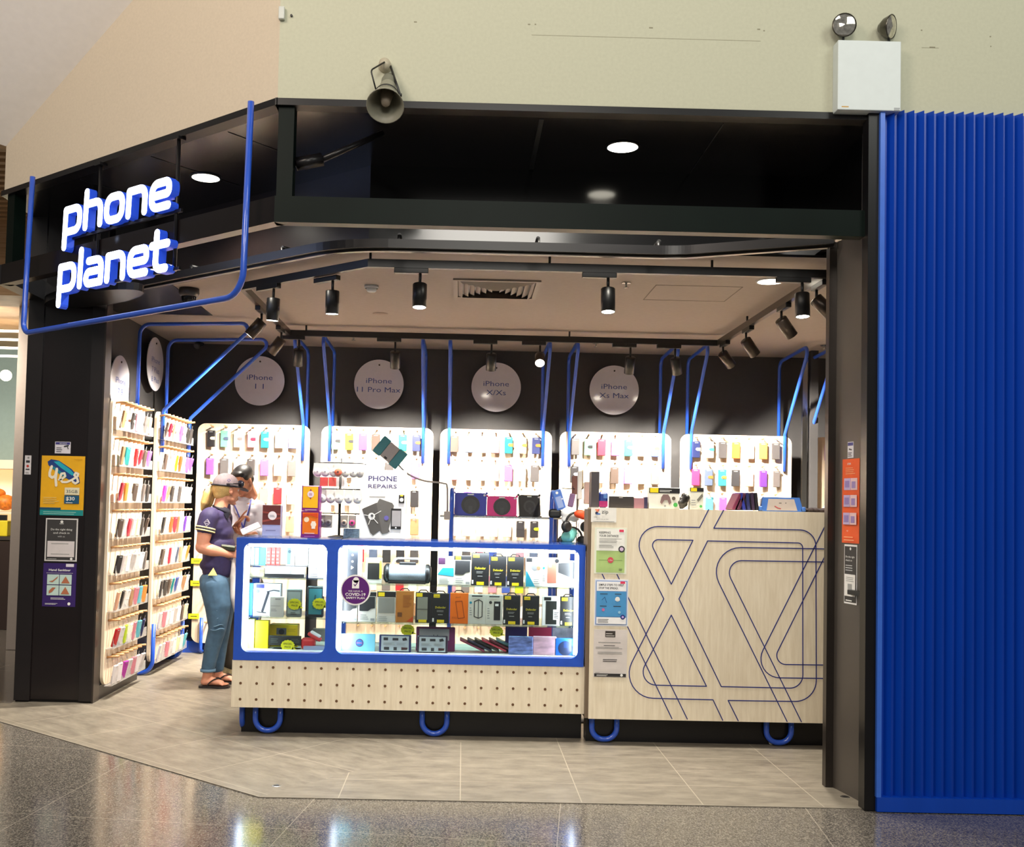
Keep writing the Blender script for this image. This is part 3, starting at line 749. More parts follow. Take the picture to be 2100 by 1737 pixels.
q = onz(780, 643, ZC); mb = MB(); mb.lathe([(0, -.006), (.06, -.005), (.063, 0)], q, (0, 0, 1)); tag(mb.build('ceiling_disc', mat('ceiling_disc_paint', (150, 134, 124), .7), loc=q), 'flat beige round cover flush with the shop ceiling', 'cover')
def sprinkler(q, lab):
    t = thing('sprinkler', lab, 'sprinkler', q, 'ceiling sprinklers')
    mb = MB(); mb.lathe([(.02, 0), (.034, -.004), (.03, -.006), (.008, -.004)], q, (0, 0, 1)); mb.build('rosette', M_chrome, t)
    mb = MB(); mb.cyl(q, q+Vector((0, 0, -.03)), .007); mb.lathe([(0, -.034), (.018, -.033), (.018, -.036), (0, -.037)], q, (0, 0, 1)); mb.build('nozzle', M_chrome, t)
sprinkler(onz(1284, 580, ZC), 'small sprinkler in the ceiling beside the front track')
sprinkler(onz(725, 690, ZC), 'small sprinkler behind the back track, left one')
sprinkler(onz(1222, 703, ZC), 'small sprinkler behind the back track, middle one')
sprinkler(onz(1690, 708, ZC), 'small sprinkler behind the back track beside the door jamb')
ap = MB()
for x0, x1, y0, y1 in ((1.29, 1.89, 6.95, 6.956), (1.29, 1.89, 7.45, 7.456), (1.29, 1.296, 6.95, 7.456), (1.884, 1.89, 6.95, 7.456)): ap.box(x0, x1, y0, y1, ZC-.0015, ZC)
tag(ap.build('access_hatch', mat('hatch_joint', (96, 84, 76), .7), loc=(1.59, 7.2, ZC)), 'square access hatch outline in the beige shop ceiling', 'access hatch')
q = onz(388, 592, ZC); dc = thing('dome_camera', 'dark dome security camera on the ceiling behind the shop sign', 'security camera', q)
mb = MB(); mb.lathe([(0, 0), (.072, 0), (.075, -.035), (.06, -.06), (.055, -.06)], q, (0, 0, 1)); mb.build('housing', mat('dark_grey_plastic', (60, 58, 58), .4), dc)
mb = MB(); mb.lathe([(.055, -.055), (.05, -.085), (.033, -.11), (0, -.122)], q, (0, 0, 1)); mb.build('dome', mat('smoked_dome', (14, 14, 16), .08), dc)
q = at(407, 705, YB-.12); bc_ = thing('wall_camera', 'small black security camera on the dark wall in the left corner', 'security camera', (q.x, YB, q.z))
mb = MB(); mb.cyl((q.x, YB, q.z+.02), (q.x, YB-.06, q.z+.02), .03); mb.build('mount', M_black, bc_)
mb = MB(); mb.cyl((q.x, YB-.06, q.z+.02), q+Vector((.0, -.06, -.03)), .032); mb.build('body', M_black, bc_)
mb = MB(); mb.cyl(q+Vector((.0, -.055, -.027)), q+Vector((.0, -.066, -.033)), .022); mb.build('lens', col((60, 60, 66), .1), bc_)

# ================================================================== display boards with pegs and tubes
ZROW = [2.03-.264*k for k in range(8)]
BW, BZ0, BZ1 = 1.065, .10, 2.178
def rrect(x0, x1, z0, z1, r, n=7):
    out = []
    for cx, cz, a0 in ((x1-r, z0+r, -PI/2), (x1-r, z1-r, 0), (x0+r, z1-r, PI/2), (x0+r, z0+r, PI)):
        for k in range(n+1): a = a0+PI/2*k/n; out.append((cx+r*math.cos(a), cz+r*math.sin(a)))
    return out
BX0 = [-2.535, -1.36, -.228, .913, 2.068, 3.34]
BNAME = ['first', 'second', 'third', 'fourth', 'fifth', 'sixth']
def make_board(M, w, label, pegs, tubes=(), rails=False):
    """board in local frame M (x along, y into wall, face at y=0)"""
    b = thing('display_board', label, 'display board', M @ Vector((w/2, 0, 0)), 'slat display boards on the shop walls')
    mb = MB(); mb.M = M; mb.poly([(x, .022, z) for x, z in rrect(0, w, BZ0, BZ1, .075)], .022, (0, -1, 0)); mb.build('panel', M_board, b)
    mb = MB(); mb.M = M; mb.box(.1, w-.1, .022, .30, .3, .34); mb.box(.1, w-.1, .022, .30, 1.9, 1.94); mb.build('wall_rail', M_black, b)
    for (x, z) in pegs:
        mb = MB(); mb.M = M; mb.cyl((x, 0, z), (x, -.09, z+.008), .0085, n=8); mb.build('peg', M_peg, b)
    return b
def tube_loop(M, x, label, low=False, back=.17, fwd=.70):
    """bent blue tube: down the board front, out to the ceiling, back behind the board"""
    t = thing('bent_tube', label, 'tube bracket', M @ Vector((x, 0, 2.2)), 'bent blue tubes over the display boards')
    zt_ = ZC-.045
    pts = [M @ Vector(p) for p in ((x, -.02, 1.84), (x, -.02, 2.19), (x, -fwd, zt_), (x, back, zt_-.03), (x, back, 2.05))]
    mb = MB(); mb.tube(fillet(pts, [0, .05, .05, .09, 0], n=6), .0165, 12); mb.build('tube', M_blue, t)
    return t
PEGX = [.125+.1275*k+.02 for k in range(7)]
MBACK = [frame((x0, YBD, 0), (1, 0, 0)) for x0 in BX0]
for i in range(6):
    w = BW if i < 5 else 1.4
    rows = range(8) if i < 5 else range(3)
    pg = [(x, ZROW[r]+.115) for r in rows for x in PEGX]
    if i == 3 or i == 4: pg = [p for p in pg if p[1] > 1.3]
    make_board(MBACK[i], w, f'pale birch display board with rounded corners on the back wall, {BNAME[i]} from the left', pg)
order = ['first', 'second', 'third', 'fourth', 'fifth', 'sixth', 'seventh', 'eighth', 'ninth', 'tenth']
k = 0
for i in range(6):
    xs = [at(px, 945, YBD-.02).x-BX0[i] for px in ([620], [675, 867], [920, 1113], [1167, 1360], [1417, 1609], [1661])[i]]
    for x in xs:
        tube_loop(MBACK[i], x, f'bent blue tube rising from the back wall boards to the ceiling, {order[k]} from the left'); k += 1
# low feet tubes of the back boards (visible at the left)
mb = MB(); t = thing('board_foot', 'blue curved foot tube under the first back wall display board', 'tube foot', (-2.36, 9.7, 0))
q = at(413, 1275, YBD-.03); mb.tube(fillet([(q.x, YBD-.03, .34), (q.x, YBD-.03, .02), (q.x, 9.80, .02)], .03), .0165, 12); mb.build('tube', M_blue, t)

ML_ = []
for nm_, ya, yb, w in (('nearer', 7.42, 8.18, .76), ('farther', 8.50, 9.42, .92)):
    M = frame((XLD, ya, 0), (0, 1, 0)); ML_.append((M, w, nm_))
    n_ = 7 if w < .8 else 8
    step = (w-.14)/(n_-1)
    b = make_board(M, w, f'pale birch display board on the left wall, {nm_} of the two', [(.07+step*k, ZROW[r]+.115) for r in range(8) for k in range(n_)])
    for r in range(8):
        mb = MB(); mb.M = M; mb.box(.03, w-.02+(.07 if nm_ == 'nearer' else .05), -.055, -.052, ZROW[r]-.085, ZROW[r]-.015); mb.box(.03, w-.02, -.052, 0, ZROW[r]-.088, ZROW[r]-.085)
        mb.build('acrylic_pocket', M_acrylic, b)
for y_, w in ((8.60, 'nearer'), (9.43, 'farther')):
    M = ML_[1][0]
    tube_loop(M, y_-8.50, f'bent blue tube over the left wall boards, {w} of the pair', back=.2, fwd=.78)
# feet of the far-left board
for y_, w in ((8.50, 'nearer'), (9.38, 'farther')):
    t = thing('board_foot', f'blue curved foot tube under the left wall board, {w} one', 'tube foot', (XLD, y_, 0), 'foot tubes of the left wall board')
    mb = MB(); mb.tube(fillet([(XLD+.03, y_, .42), (XLD+.03, y_, .018), (XLD-.22, y_, .018), (XLD-.22, y_, .3)], .1, n=8), .0175, 12); mb.build('tube', M_blue, t)
mb = MB(); mb.box(XL, XLD-.03, 7.42, 8.3, 0, .10); mb.build('x', M_black) if False else None
tag(mb.build('baseboard_left_dark', M_blkmetal), kind='structure')

# round hanging signs
M_sign = mat('white_gloss_acrylic', (240, 234, 238), .14, noise=.02, coat=.5)
M_ink = col((66, 84, 150), .4)
def round_sign(M, r, lines_, label, size=.05):
    t = thing('round_sign', label, 'sign', M.translation, 'round signs over the display boards')
    mb = MB(); mb.M = M; mb.poly([(r*math.cos(2*PI*k/56), .0, r*math.sin(2*PI*k/56)) for k in range(56)], .006, (0, 1, 0))
    mb.i = 1
    for k, s_ in enumerate(lines_): mb.text(s_, 0, .01-.088*k, size, -.001, 1.32, align='c', fit=None)
    mb.build('disc', [M_sign, M_ink], t)
    mb = MB(); mb.M = M; mb.cyl((0, -.008, r*.78), (0, .075, r*.78), .008); mb.build('standoff', M_bronze, t)
for px, py, ls, lab in ((532.5, 781, ('iPhone', '1 1'), 'white round sign on the back wall over the two people'), (777, 788, ('iPhone', '11 Pro Max'), 'white round sign with two text lines over the second back board'),
                   (1017.5, 794, ('iPhone', 'X/Xs'), 'white round sign over the third back board with a lamp reflection'), (1259.5, 800, ('iPhone', 'Xs Max'), 'white round sign over the fourth back board, rightmost')):
    q = at(px, py, YB-.08); round_sign(frame(q, (1, 0, 0)), .243, ls, lab)
q = onx(319, 747, XL+.08); round_sign(frame(q, (0, 1, 0)), .243, ('iPhone', '7 Plus', '8 Plus'), 'white round sign seen edge-on between the blue tubes on the left wall')
q = onx(247, 790, XL+.08); round_sign(frame(q, (0, 1, 0)), .243, ('iPhone', '7/8'), 'white round sign rising behind the nearer left wall board')

# ================================================================== phone cases on the pegs
PAL = dict(black=(34, 32, 34), charcoal=(66, 62, 62), grey=(118, 110, 108), pale_grey=(178, 172, 170), white=(238, 236, 232), cream=(232, 222, 176), peach=(236, 176, 140), pink=(230, 140, 156),
           hot_pink=(214, 42, 96), crimson=(204, 38, 66), red=(206, 30, 40), orange=(232, 104, 34), amber=(238, 150, 56), lime=(196, 222, 30), mint=(128, 214, 176), green=(34, 186, 130), teal=(28, 148, 152),
           sky_blue=(96, 196, 214), navy=(34, 44, 92), slate=(88, 100, 128), blue=(58, 84, 170), lavender=(128, 136, 204), purple=(110, 58, 178), violet=(150, 92, 214), orchid=(188, 100, 206), brown=(84, 68, 60), tan=(178, 132, 90), clear=(214, 206, 206), magenta=(210, 60, 190))
PAL = {k_: (v_ if k_ in ('white', 'clear', 'cream', 'pale_grey', 'black', 'charcoal') else tuple(int(x_*.84) for x_ in v_)) for k_, v_ in PAL.items()}
_case = {}
def case_mesh(c, strap):
    k = (c, strap)
    if k in _case: return _case[k]
    mb = MB(); mb.box(-.0385, .0385, -.02, 0, -.078, .078, .004, 1)
    mb.box(-.0385, .0385, -.0206, -.0198, -.003, -.0005)
    mb.i = 1
    if strap: 
        mb.poly([(.012+.016*math.cos(a_)*1.2, -.0205, .004+.014*math.sin(a_)) for a_ in [PI/2+PI*k_/8 for k_ in range(9)]]+[(.041, -.0205, -.010), (.041, -.0205, .018)], .003, (0, -1, 0))
    mb.i = 2; mb.box(-.006, .006, -.011, -.009, .078, .112); mb.box(-.018, .018, -.0215, -.0203, .062, .068)
    me_o = mb.build('case', [col(PAL[c], .5), col(PAL[strap], .5) if strap else M_black, M_acrylic], loc=None, link=False)
    _case[k] = me_o.data
    return me_o.data
ORD = ['first', 'second', 'third', 'fourth', 'fifth', 'sixth', 'seventh', 'eighth']
ROWN = ['top', 'second', 'third', 'fourth', 'fifth', 'sixth', 'seventh', 'bottom']
CASES = []
def put_case(M, x, z, c, strap, label, group, tilt=0, lean=0, y=-.012, k=1.0):
    me = case_mesh(c, strap)
    o = bpy.data.objects.new('folio_case', me); COL.objects.link(o)
    mm = M @ Matrix.Translation((x, y, z)) @ Matrix.Rotation(lean, 4, 'X') @ Matrix.Rotation(tilt, 4, 'Z') @ Matrix.Scale(k, 4)
    o.matrix_world = mm
    tag(o, label, 'phone case', group); CASES.append(o); return o
def nice(c): return c.replace('_', ' ')
BR = {  # back boards: row -> seven colours (strap after a slash)
 0: {0: 'black/cream mint/slate white/grey pink/crimson teal/cream white lavender/cream', 1: 'violet charcoal white charcoal orchid cream grey', 2: 'white grey white charcoal peach red white', 3: 'white white grey white white white peach'},
 1: {0: 'mint/black lime/black purple brown pale_grey teal/cream navy/orange', 1: 'white white white cream charcoal white orchid', 2: 'white white pale_grey white white white black', 3: '- - - - - - tan', 4: 'pink white red slate black black charcoal', 5: 'pink clear pink white grey red white', 6: 'green red charcoal lime/black cream peach tan'},
 2: {0: 'brown slate/white white pink teal/amber cream/amber navy/orange', 1: 'pink white white white orchid white/cream charcoal', 2: 'white violet white - - - -', 3: 'white white white white white black black/lime', 4: 'white charcoal pink blue pale_grey pink slate', 5: 'pink grey clear pink blue lime white', 6: 'brown black tan charcoal white clear clear'},
 3: {0: 'charcoal mint/black crimson orchid teal/cream white blue/amber', 1: 'black/white white pale_grey brown orchid cream grey', 2: '- - - white white white pale_grey'},
 4: {0: 'navy/cream white/green charcoal orange white amber charcoal', 1: 'hot_pink slate/orange teal/orange black peach purple grey', 2: '- sky_blue orchid white white grey white'},
 5: {0: 'orchid - - - - - -', 1: 'white - - - - - -'}}
for bi, rows in BR.items():
    for r, line in rows.items():
        for k, s_ in enumerate(line.split()):
            if s_ == '-': continue
            c, _, st = s_.partition('/')
            lab = f'{nice(c)} phone case{" with "+nice(st)+" clasp" if st else ""}, {ORD[k]} in the {ROWN[r]} row of the {BNAME[bi]} back board'
            put_case(MBACK[bi], PEGX[k]-.004+random.uniform(-.004, .004), ZROW[r], c, st or None, lab, f'phone cases on the {BNAME[bi]} back board', tilt=random.uniform(-.25, .25), lean=random.uniform(.0, .05), y=-.03)
LB = [['tan - black/white pink white grey peach', 'tan teal - red crimson brown orchid', 'crimson amber - brown - grey black', 'brown white crimson clear cream charcoal brown', 'black clear white pale_grey clear white grey', 'peach black white tan pink sky_blue amber', 'red clear lime white pink sky_blue navy', 'clear clear magenta clear pink clear clear'],
      ['brown crimson peach white orchid white black charcoal', 'brown - white lime orange white orchid violet', 'magenta peach black white charcoal - white clear', 'black white orange crimson tan white purple white', 'brown white crimson white slate peach white amber', 'charcoal black brown teal blue white tan clear', 'clear pink white clear pale_grey white brown cream', 'clear clear pink clear clear cream clear sky_blue']]
for bi, (M, w, nm_) in enumerate(ML_):
    n_ = 7 if bi == 0 else 8
    step = (w-.14)/(n_-1)
    for r in range(8):
        for k, s_ in enumerate(LB[bi][r].split()):
            if s_ == '-': continue
            c, _, st = s_.partition('/')
            put_case(M, .07+step*k, ZROW[r]-.005, c, st or None, f'{nice(c)} phone case, {ORD[k]} from the front in {ROWN[r]} row of the {nm_} left board', f'phone cases on the {nm_} left wall board', tilt=random.uniform(-.2, .2), lean=random.uniform(.10, .26), y=-.05, k=.86)
# yellow price dots on the boards
M_yel = col((240, 226, 40), .5)
for M, x, z, lab in ((MBACK[0], .03, .87, 'upper'), (MBACK[0], .03, .66, 'middle'), (MBACK[0], .02, .35, 'lower')):
    mb = MB(); mb.M = M; mb.box(x-.05, x+.05, -.012, -.010, z-.025, z+.025); mb.i = 1; mb.rect(x-.03, x+.03, z-.004, z+.004, -.012)
    tag(mb.build('price_tag', [M_yel, col((90, 90, 30))], loc=M @ Vector((x, 0, z))), f'yellow price tag on the left edge of the first back board, {lab} one', 'price tag', 'yellow tags on the first back board')
# ================================================================== printed boxes, notices
_txtcol = {}
def art(mb, w, h, spec, mats, y0=0.0, step=.0005):
    """print a list of marks (fractions of the face) on the local XZ face"""
    def mi(c):
        m = c if not isinstance(c, tuple) else col(c, .45)
        if m not in mats: mats.append(m)
        return mats.index(m)
    y = y0
    for it in spec:
        y -= step; k = it[0]
        if k == 'r': mb.i = mi(it[5]); mb.rect(it[1]*w, it[2]*w, it[3]*h, it[4]*h, y, .0004)
        elif k == 'd': mb.i = mi(it[4]); mb.disc(it[1]*w, it[2]*h, it[3]*w, y, .0004)
        elif k == 't': mb.i = mi(it[5]); mb.text(it[1], it[2]*w, it[3]*h, it[4]*h, y-.0004, it[8] if len(it) > 8 else 1.0, bold=(len(it) > 7 and it[7]), align=it[6] if len(it) > 6 else 'l', fit=(it[9]*w if len(it) > 9 else None))
        elif k == 'l': mb.i = mi(it[6]); mb.lines(it[1]*w, it[2]*w, it[3]*h, it[4]*h, y, it[5], .0004)
        elif k == 'p': mb.i = mi(it[2]); mb.poly([(a*w, y, b*h) for a, b in it[1]], .0004, (0, -1, 0))
        elif k == 's': mb.i = mi(it[3]); mb.stroke([(a*w, b*h) for a, b in it[1]], it[2]*w, y-.0004, y, it[4] if len(it) > 4 else False, 4)
    mb.i = 0
def pbox(name, label, cat, px, Y, zb, c, spec=(), depth=.04, group=None, bev=.0015, lean=0, rough=.45, yaw_=0, build=None):
    """box standing on height zb whose front face covers pixels px=(x0,y0,x1,y1) at depth Y"""
    x0, y0, x1, y1 = px
    a = at(x0, (y0+y1)/2, Y); b = at(x1, (y0+y1)/2, Y); t = at((x0+x1)/2, y0, Y)
    if zb is None: zb = at((x0+x1)/2, y1, Y).z
    w = b.x-a.x; h = t.z-zb
    M = Matrix.Translation((a.x, Y, zb)) @ Matrix.Rotation(yaw_, 4, 'Z') @ Matrix.Rotation(-lean, 4, 'X')
    mb = MB(); mb.M = M; mats = [c if not isinstance(c, tuple) else col(c, rough)]
    if build: build(mb, w, h, mats)
    else: mb.box(0, w, 0, depth, 0, h, bev, 1)
    art(mb, w, h, spec, mats)
    o = mb.build(name, mats, loc=(a.x+w/2, Y, zb))
    return tag(o, label, cat, group)

# ================================================================== glass display counter
Y1 = 6.38
cL, cR = at(475, 1400, Y1).x, at(1198.5, 1400, Y1).x
zP0, zP1, zT = .178, .467, 1.218
D1 = .56
gc = thing('glass_display_counter', 'blue framed glass display counter on a pale oak base', 'display counter', ((cL+cR)/2, Y1, 0))
mb = MB(); mb.box(cL, cR, Y1, Y1+D1, zP0, zP1)
mb.i = 1
for r in range(3):
    for k in range(22):
        q = at(494+31.25*k+.4*k*0, [1368, 1402, 1435][r]+.52*k, Y1)
        xx = cL+.055+(cR-cL-.10)*k/21; zz = [.425, .325, .227][r]
        mb.disc(xx, zz, .0085, Y1, .0012, 12)
mb.build('base_panel', [M_wood, mat('dowel_hole', (104, 72, 44), .6)], gc)
mb = MB(); mb.box(cL+.04, cR, Y1+.13, Y1+D1-.02, 0, zP0); mb.build('kickboard', M_blkmetal, gc)
mid = at(680, 1230, Y1).x
lx, rx = at(478, 1350, Y1).x, cR-.008
fw = .048
mb = MB()
for yy in (Y1-.004, Y1+D1-.045):
    mb.box(lx, rx, yy, yy+.045, zP1, zP1+.05); mb.box(lx, rx, yy, yy+.045, zT-.03, zT)
    for x0, x1 in ((lx, lx+fw), (mid-.034, mid+.034), (rx-fw*.8, rx)): mb.box(x0, x1, yy, yy+.045, zP1+.05, zT-.03)
for x0 in (lx, mid-.034, mid+.01, rx-.03): mb.box(x0, x0+.03, Y1+.04, Y1+D1-.045, zT-.04, zT); mb.box(x0, x0+.03, Y1+.04, Y1+D1-.045, zP1, zP1+.04)
# rounded inner corners
def corner(mb, cx, cz, sx, sz, r, y0, y1):
    pts = [(cx, y0, cz)]+[(cx+sx*r*(1-math.sin(a)), y0, cz+sz*r*(1-math.cos(a))) for a in [PI/2*k/6 for k in range(7)]]
    mb.poly(pts, y1-y0, (0, 1, 0))
for x0, x1 in ((lx+fw, mid-.034), (mid+.034, rx-fw*.8)):
    for sx, cx in ((1, x0), (-1, x1)):
        for sz, cz in ((1, zP1+.05), (-1, zT-.03)): corner(mb, cx, cz, sx, sz, .045, Y1-.004, Y1+.02)
mb.build('frame', M_blue, gc)
mb = MB(); mb.box(lx+fw, rx-fw, Y1+.01, Y1+.016, zP1+.05, zT-.05); mb.build('front_glass', M_glass, gc)
mb = MB(); mb.box(lx+.0, rx, Y1, Y1+D1-.01, zT, zT+.008); mb.build('top_glass', clear('top_glass', (235, 245, 248), .05), gc)
mb = MB(); mb.box(lx+.03, rx-.03, Y1+.03, Y1+D1-.03, zP1+.03, zP1+.056); mb.build('cabinet_floor', M_white, gc)
zF1 = zP1+.056
sh1, sh2 = at(940, 1200, 6.47).z, at(940, 1279, 6.47).z
sl1, sl2, sl0 = at(590, 1185, 6.47).z, at(590, 1265, 6.47).z, at(560, 1159, 6.6).z
for nm, x0, x1, z in (('shelf', mid+.04, rx-.04, sh1), ('shelf', mid+.04, rx-.04, sh2), ('shelf', lx+.05, mid-.04, sl1), ('shelf', lx+.05, mid-.04, sl2)):
    mb = MB(); mb.box(x0, x1, Y1+.045, Y1+D1-.05, z-.008, z-.001); mb.build(nm, clear('shelf_glass', (225, 240, 238), .06), gc)
mb = MB()
for z in (sl1, sl2): mb.box(lx+.1, mid-.034, Y1+D1-.05, Y1+D1-.02, z-.035, z-.009)
mb.build('rear_rail', M_blue, gc)
for x0, x1, zz0, zz1 in ((lx+.050, lx+.078, zP1+.07, zT-.05), (mid+.036, mid+.060, zP1+.07, zT-.05), (rx-.062, rx-.040, zP1+.07, zT-.05), (mid-.056, mid-.04, zT-.35, zT-.07)):
    mb = MB(); mb.box(x0, x1, Y1+.022, Y1+.036, zz0, zz1); mb.build('light_strip', M_led, gc)
for x0, x1 in ((lx+.07, mid-.06), (mid+.06, rx-.06)):
    mb = MB(); mb.box(x0, x1, Y1+.024, Y1+.036, zT-.054, zT-.034); mb.build('light_strip', M_led, gc)
def led(x, y, z, sx, sz, d, p):
    l = bpy.data.lights.new('cabinet_led', 'AREA'); l.shape = 'RECTANGLE'; l.size = sx; l.size_y = sz; l.energy = p; l.color = (.88, .95, 1)
    o = bpy.data.objects.new('cabinet_led', l); o.location = (x, y, z); o.rotation_euler = Vector(d).to_track_quat('-Z', 'Y').to_euler(); COL.objects.link(o)
led((lx+mid)/2, Y1+.05, zT-.06, .5, .02, (0, .5, -1), 4)
led((rx+mid)/2, Y1+.05, zT-.06, 1.4, .02, (0, .5, -1), 9)
for x, dx in ((lx+.08, 1), (mid+.07, 1), (rx-.07, -1)): led(x, Y1+.05, (zP1+zT)/2, .02, .6, (dx, .6, 0), 2)
# side glass and feet
def u_foot(parent, xc, yy, w=.155, h=None, r=.0175, name='foot'):
    h = h or zP0
    mb = MB(); mb.tube(fillet([(xc-w/2, yy, h+.004), (xc-w/2, yy, r+.002), (xc+w/2, yy, r+.002), (xc+w/2, yy, h+.004)], w/2-.001, n=10), r, 12); mb.build(name, M_blue, parent)
u_foot(gc, at(549, 1480, Y1+.09).x, Y1+.09); u_foot(gc, at(891, 1480, Y1+.09).x, Y1+.09)
mb = MB(); mb.tube(fillet([(cL+.045, Y1+.12, zP0), (cL+.045, Y1+.12, .02), (cL+.045, Y1+.30, .02), (cL+.045, Y1+.30, zP0)], .08, n=8), .0175, 12); mb.build('foot', M_blue, gc)
# round sticker on the glass
q = at(729, 1210, Y1+.005); M_pur = col((88, 26, 112), .4)
mb = MB(); mb.M = Matrix.Translation((q.x, Y1+.008, q.z)); r_ = .095
mb.disc(0, 0, r_, 0, .001, 40); mb.i = 1; mb.disc(0, 0, r_*.9, -.0012, .0004, 40); mb.i = 0
mb.rect(-.022, .022, .01, .06, -.002); mb.disc(.002, .062, .018, -.002); mb.i = 1; mb.stroke([(-.01, .035), (-.003, .026), (.011, .046)], .005, -.0034, -.003); mb.i = 0
mb.text('WE HAVE A', 0, -.012, .010, -.002, 1.2, align='c'); mb.text('COVID-19', 0, -.036, .018, -.002, 1, True, 'c', .125); mb.text('SAFETY PLAN', 0, -.055, .012, -.002, 1, True, 'c', .115)
tag(mb.build('round_sticker', [M_white, M_pur], loc=(q.x, Y1+.008, q.z)), 'purple round safety plan sticker with white rim on the counter glass', 'sticker')

YEL, BLK, WHT, TEAL, GRY = (240, 208, 24), (22, 22, 24), (236, 236, 232), (20, 140, 166), (150, 150, 148)
def otter_black(sub='phone'): return [('r', .08, .44, .86, .97, YEL), ('t', 'OtterBox', .11, .89, .045, BLK, 'l', False, 1, .3), ('t', 'Defender', .5, .50, .07, (190, 176, 40), 'c', True, 1, .62), ('l', .28, .72, .38, .46, 2, GRY), ('l', .35, .65, .28, .34, 1, GRY), ('r', .30, .72, .02, .12, YEL), ('r', .03, .12, .05, .17, WHT)]
def otter_white(): return [('r', 0, 1, .86, 1, BLK), ('r', .08, .40, .87, .98, YEL), ('t', 'OtterBox', .10, .90, .045, BLK, 'l', False, 1, .27), ('p', [(.06, .36), (.55, .36), (.72, .44), (.94, .46), (.94, .84), (.06, .84)], (44, 44, 46)), ('l', .1, .6, .08, .28, 3, GRY), ('r', .7, .93, .04, .12, GRY)]
YI = 6.47
def item(name, lab, px, zb, c, spec=(), depth=.035, Y=YI, cat='phone case box', group='boxed goods in the glass counter', hang=False, **k):
    o = pbox(name, lab, cat, px, Y, zb, c, spec, depth, group, **k)
    if hang:
        x0, y0, x1, y1 = px; a = at((x0+x1)/2, y0, Y)
        mb = MB(); mb.tube([Vector((a.x-.03, Y+.01, a.z)), Vector((a.x-.018, Y+.01, a.z+.014)), Vector((a.x+.018, Y+.01, a.z+.014)), Vector((a.x+.03, Y+.01, a.z))], .0035, 6)
        h = mb.build('hang_tab', M_black, o)
    return o
# right bay, top shelf
item('speaker_box', 'white box with a tall black remote pictured, far left of the upper counter shelf', (701, 1122, 742, 1196), sh1, WHT, [('r', .27, .8, .12, .96, (40, 44, 52)), ('d', .53, .78, .05, WHT), ('d', .53, .6, .05, WHT), ('p', [(.47, .38), (.6, .43), (.47, .48)], WHT)], cat='box')
item('watch_box', 'grey and yellow box with a black square gadget behind its window', (750, 1144, 783, 1191), sh1, (196, 198, 186), [('r', .0, 1, .8, 1, (222, 214, 120)), ('r', .12, .85, .16, .8, (26, 26, 24)), ('r', .86, 1, .2, .9, (230, 220, 60))], cat='box')
# silver portable speaker
q = at(836, 1166, YI+.06); zz = sh1
sp = thing('portable_speaker', 'silver grey portable speaker with a carry handle on the upper counter shelf', 'speaker', (q.x, q.y, zz))
sw = (at(885, 1170, YI).x-at(787, 1170, YI).x)/2
mb = MB(); mb.M = Matrix.Translation((q.x, q.y, zz+.062))
mb.lathe([(0, -sw+.03), (.052, -sw+.03), (.058, -sw+.04), (.058, sw-.04), (.052, sw-.03), (0, sw-.03)], (0, 0, 0), (1, 0, 0), 24); mb.build('grille', mat('speaker_grille', (150, 162, 172), .5, noise=.25, scale=300), sp)
for s_ in (-1, 1):
    mb = MB(); mb.M = Matrix.Translation((q.x, q.y, zz+.062)); mb.lathe([(0, 0), (.042, .0), (.06, -.014), (.062, -.03), (.055, -.036), (0, -.036)], (s_*sw, 0, 0), (s_, 0, 0), 24); mb.build('end_cap', M_black, sp)
mb = MB(); mb.M = Matrix.Translation((q.x, q.y, zz+.062)); mb.tube(fillet([(-sw*.75, 0, .03), (-sw*.5, 0, .095), (sw*.5, 0, .095), (sw*.75, 0, .03)], .03), .007, 8); mb.build('handle', mat('silver_plastic', (190, 196, 200), .3), sp)
mb = MB(); mb.M = Matrix.Translation((q.x, q.y, zz)); mb.box(-sw*.8, sw*.8, -.045, .045, 0, .018, .006); mb.box(-sw*.35, sw*.35, -.02, .02, .112, .135, .005); mb.build('base', M_black, sp)
otc = 'black phone case box with yellow label'
item('phone_case_box', 'white and sky blue phone case box, left end of the upper shelf row', (898, 1141, 931, 1196), sh1, (222, 222, 210), [('r', .02, .45, .72, .95, (60, 30, 60)), ('p', [(0, .38), (.3, .6), (.98, .6), (.98, .3), (0, .36)], (40, 160, 200)), ('l', .1, .7, .06, .26, 4, GRY)])
item('phone_case_box', 'white phone case box with black picture beside the white and blue box', (931, 1140, 966, 1197), sh1, (226, 224, 210), otter_white())
item('phone_case_box', f'{otc}, tallest on the upper counter shelf', (967, 1134, 1003, 1198), sh1, BLK, otter_black(), hang=True)
item('phone_case_box', f'{otc}, middle one of three on the upper counter shelf', (1005, 1141, 1038, 1198), sh1, BLK, otter_black(), hang=True)
item('phone_case_box', f'{otc}, rightmost of three on the upper counter shelf', (1040, 1142, 1074, 1199), sh1, BLK, otter_black(), hang=True)
item('camera_box', 'white and teal gadget box right of the three black boxes', (1078, 1143, 1111, 1199), sh1, (218, 216, 206), [('r', .02, .4, .84, .98, BLK), ('d', .55, .66, .2, (120, 122, 124)), ('d', .8, .64, .12, (214, 110, 80)), ('p', [(.02, .0), (.6, 0), (.1, .5), (.02, .55)], (30, 130, 150)), ('l', .5, .9, .1, .3, 3, GRY)])
item('phone_case_box', 'beige box showing a copper phone case on the upper counter shelf', (1111, 1144, 1145, 1201), sh1, (216, 212, 198), [('r', .34, .88, .14, .84, (186, 112, 92)), ('r', .42, .58, .68, .82, (226, 222, 206)), ('d', .12, .65, .07, TEAL), ('l', .06, .22, .2, .5, 5, GRY), ('d', .9, .9, .13, BLK)])
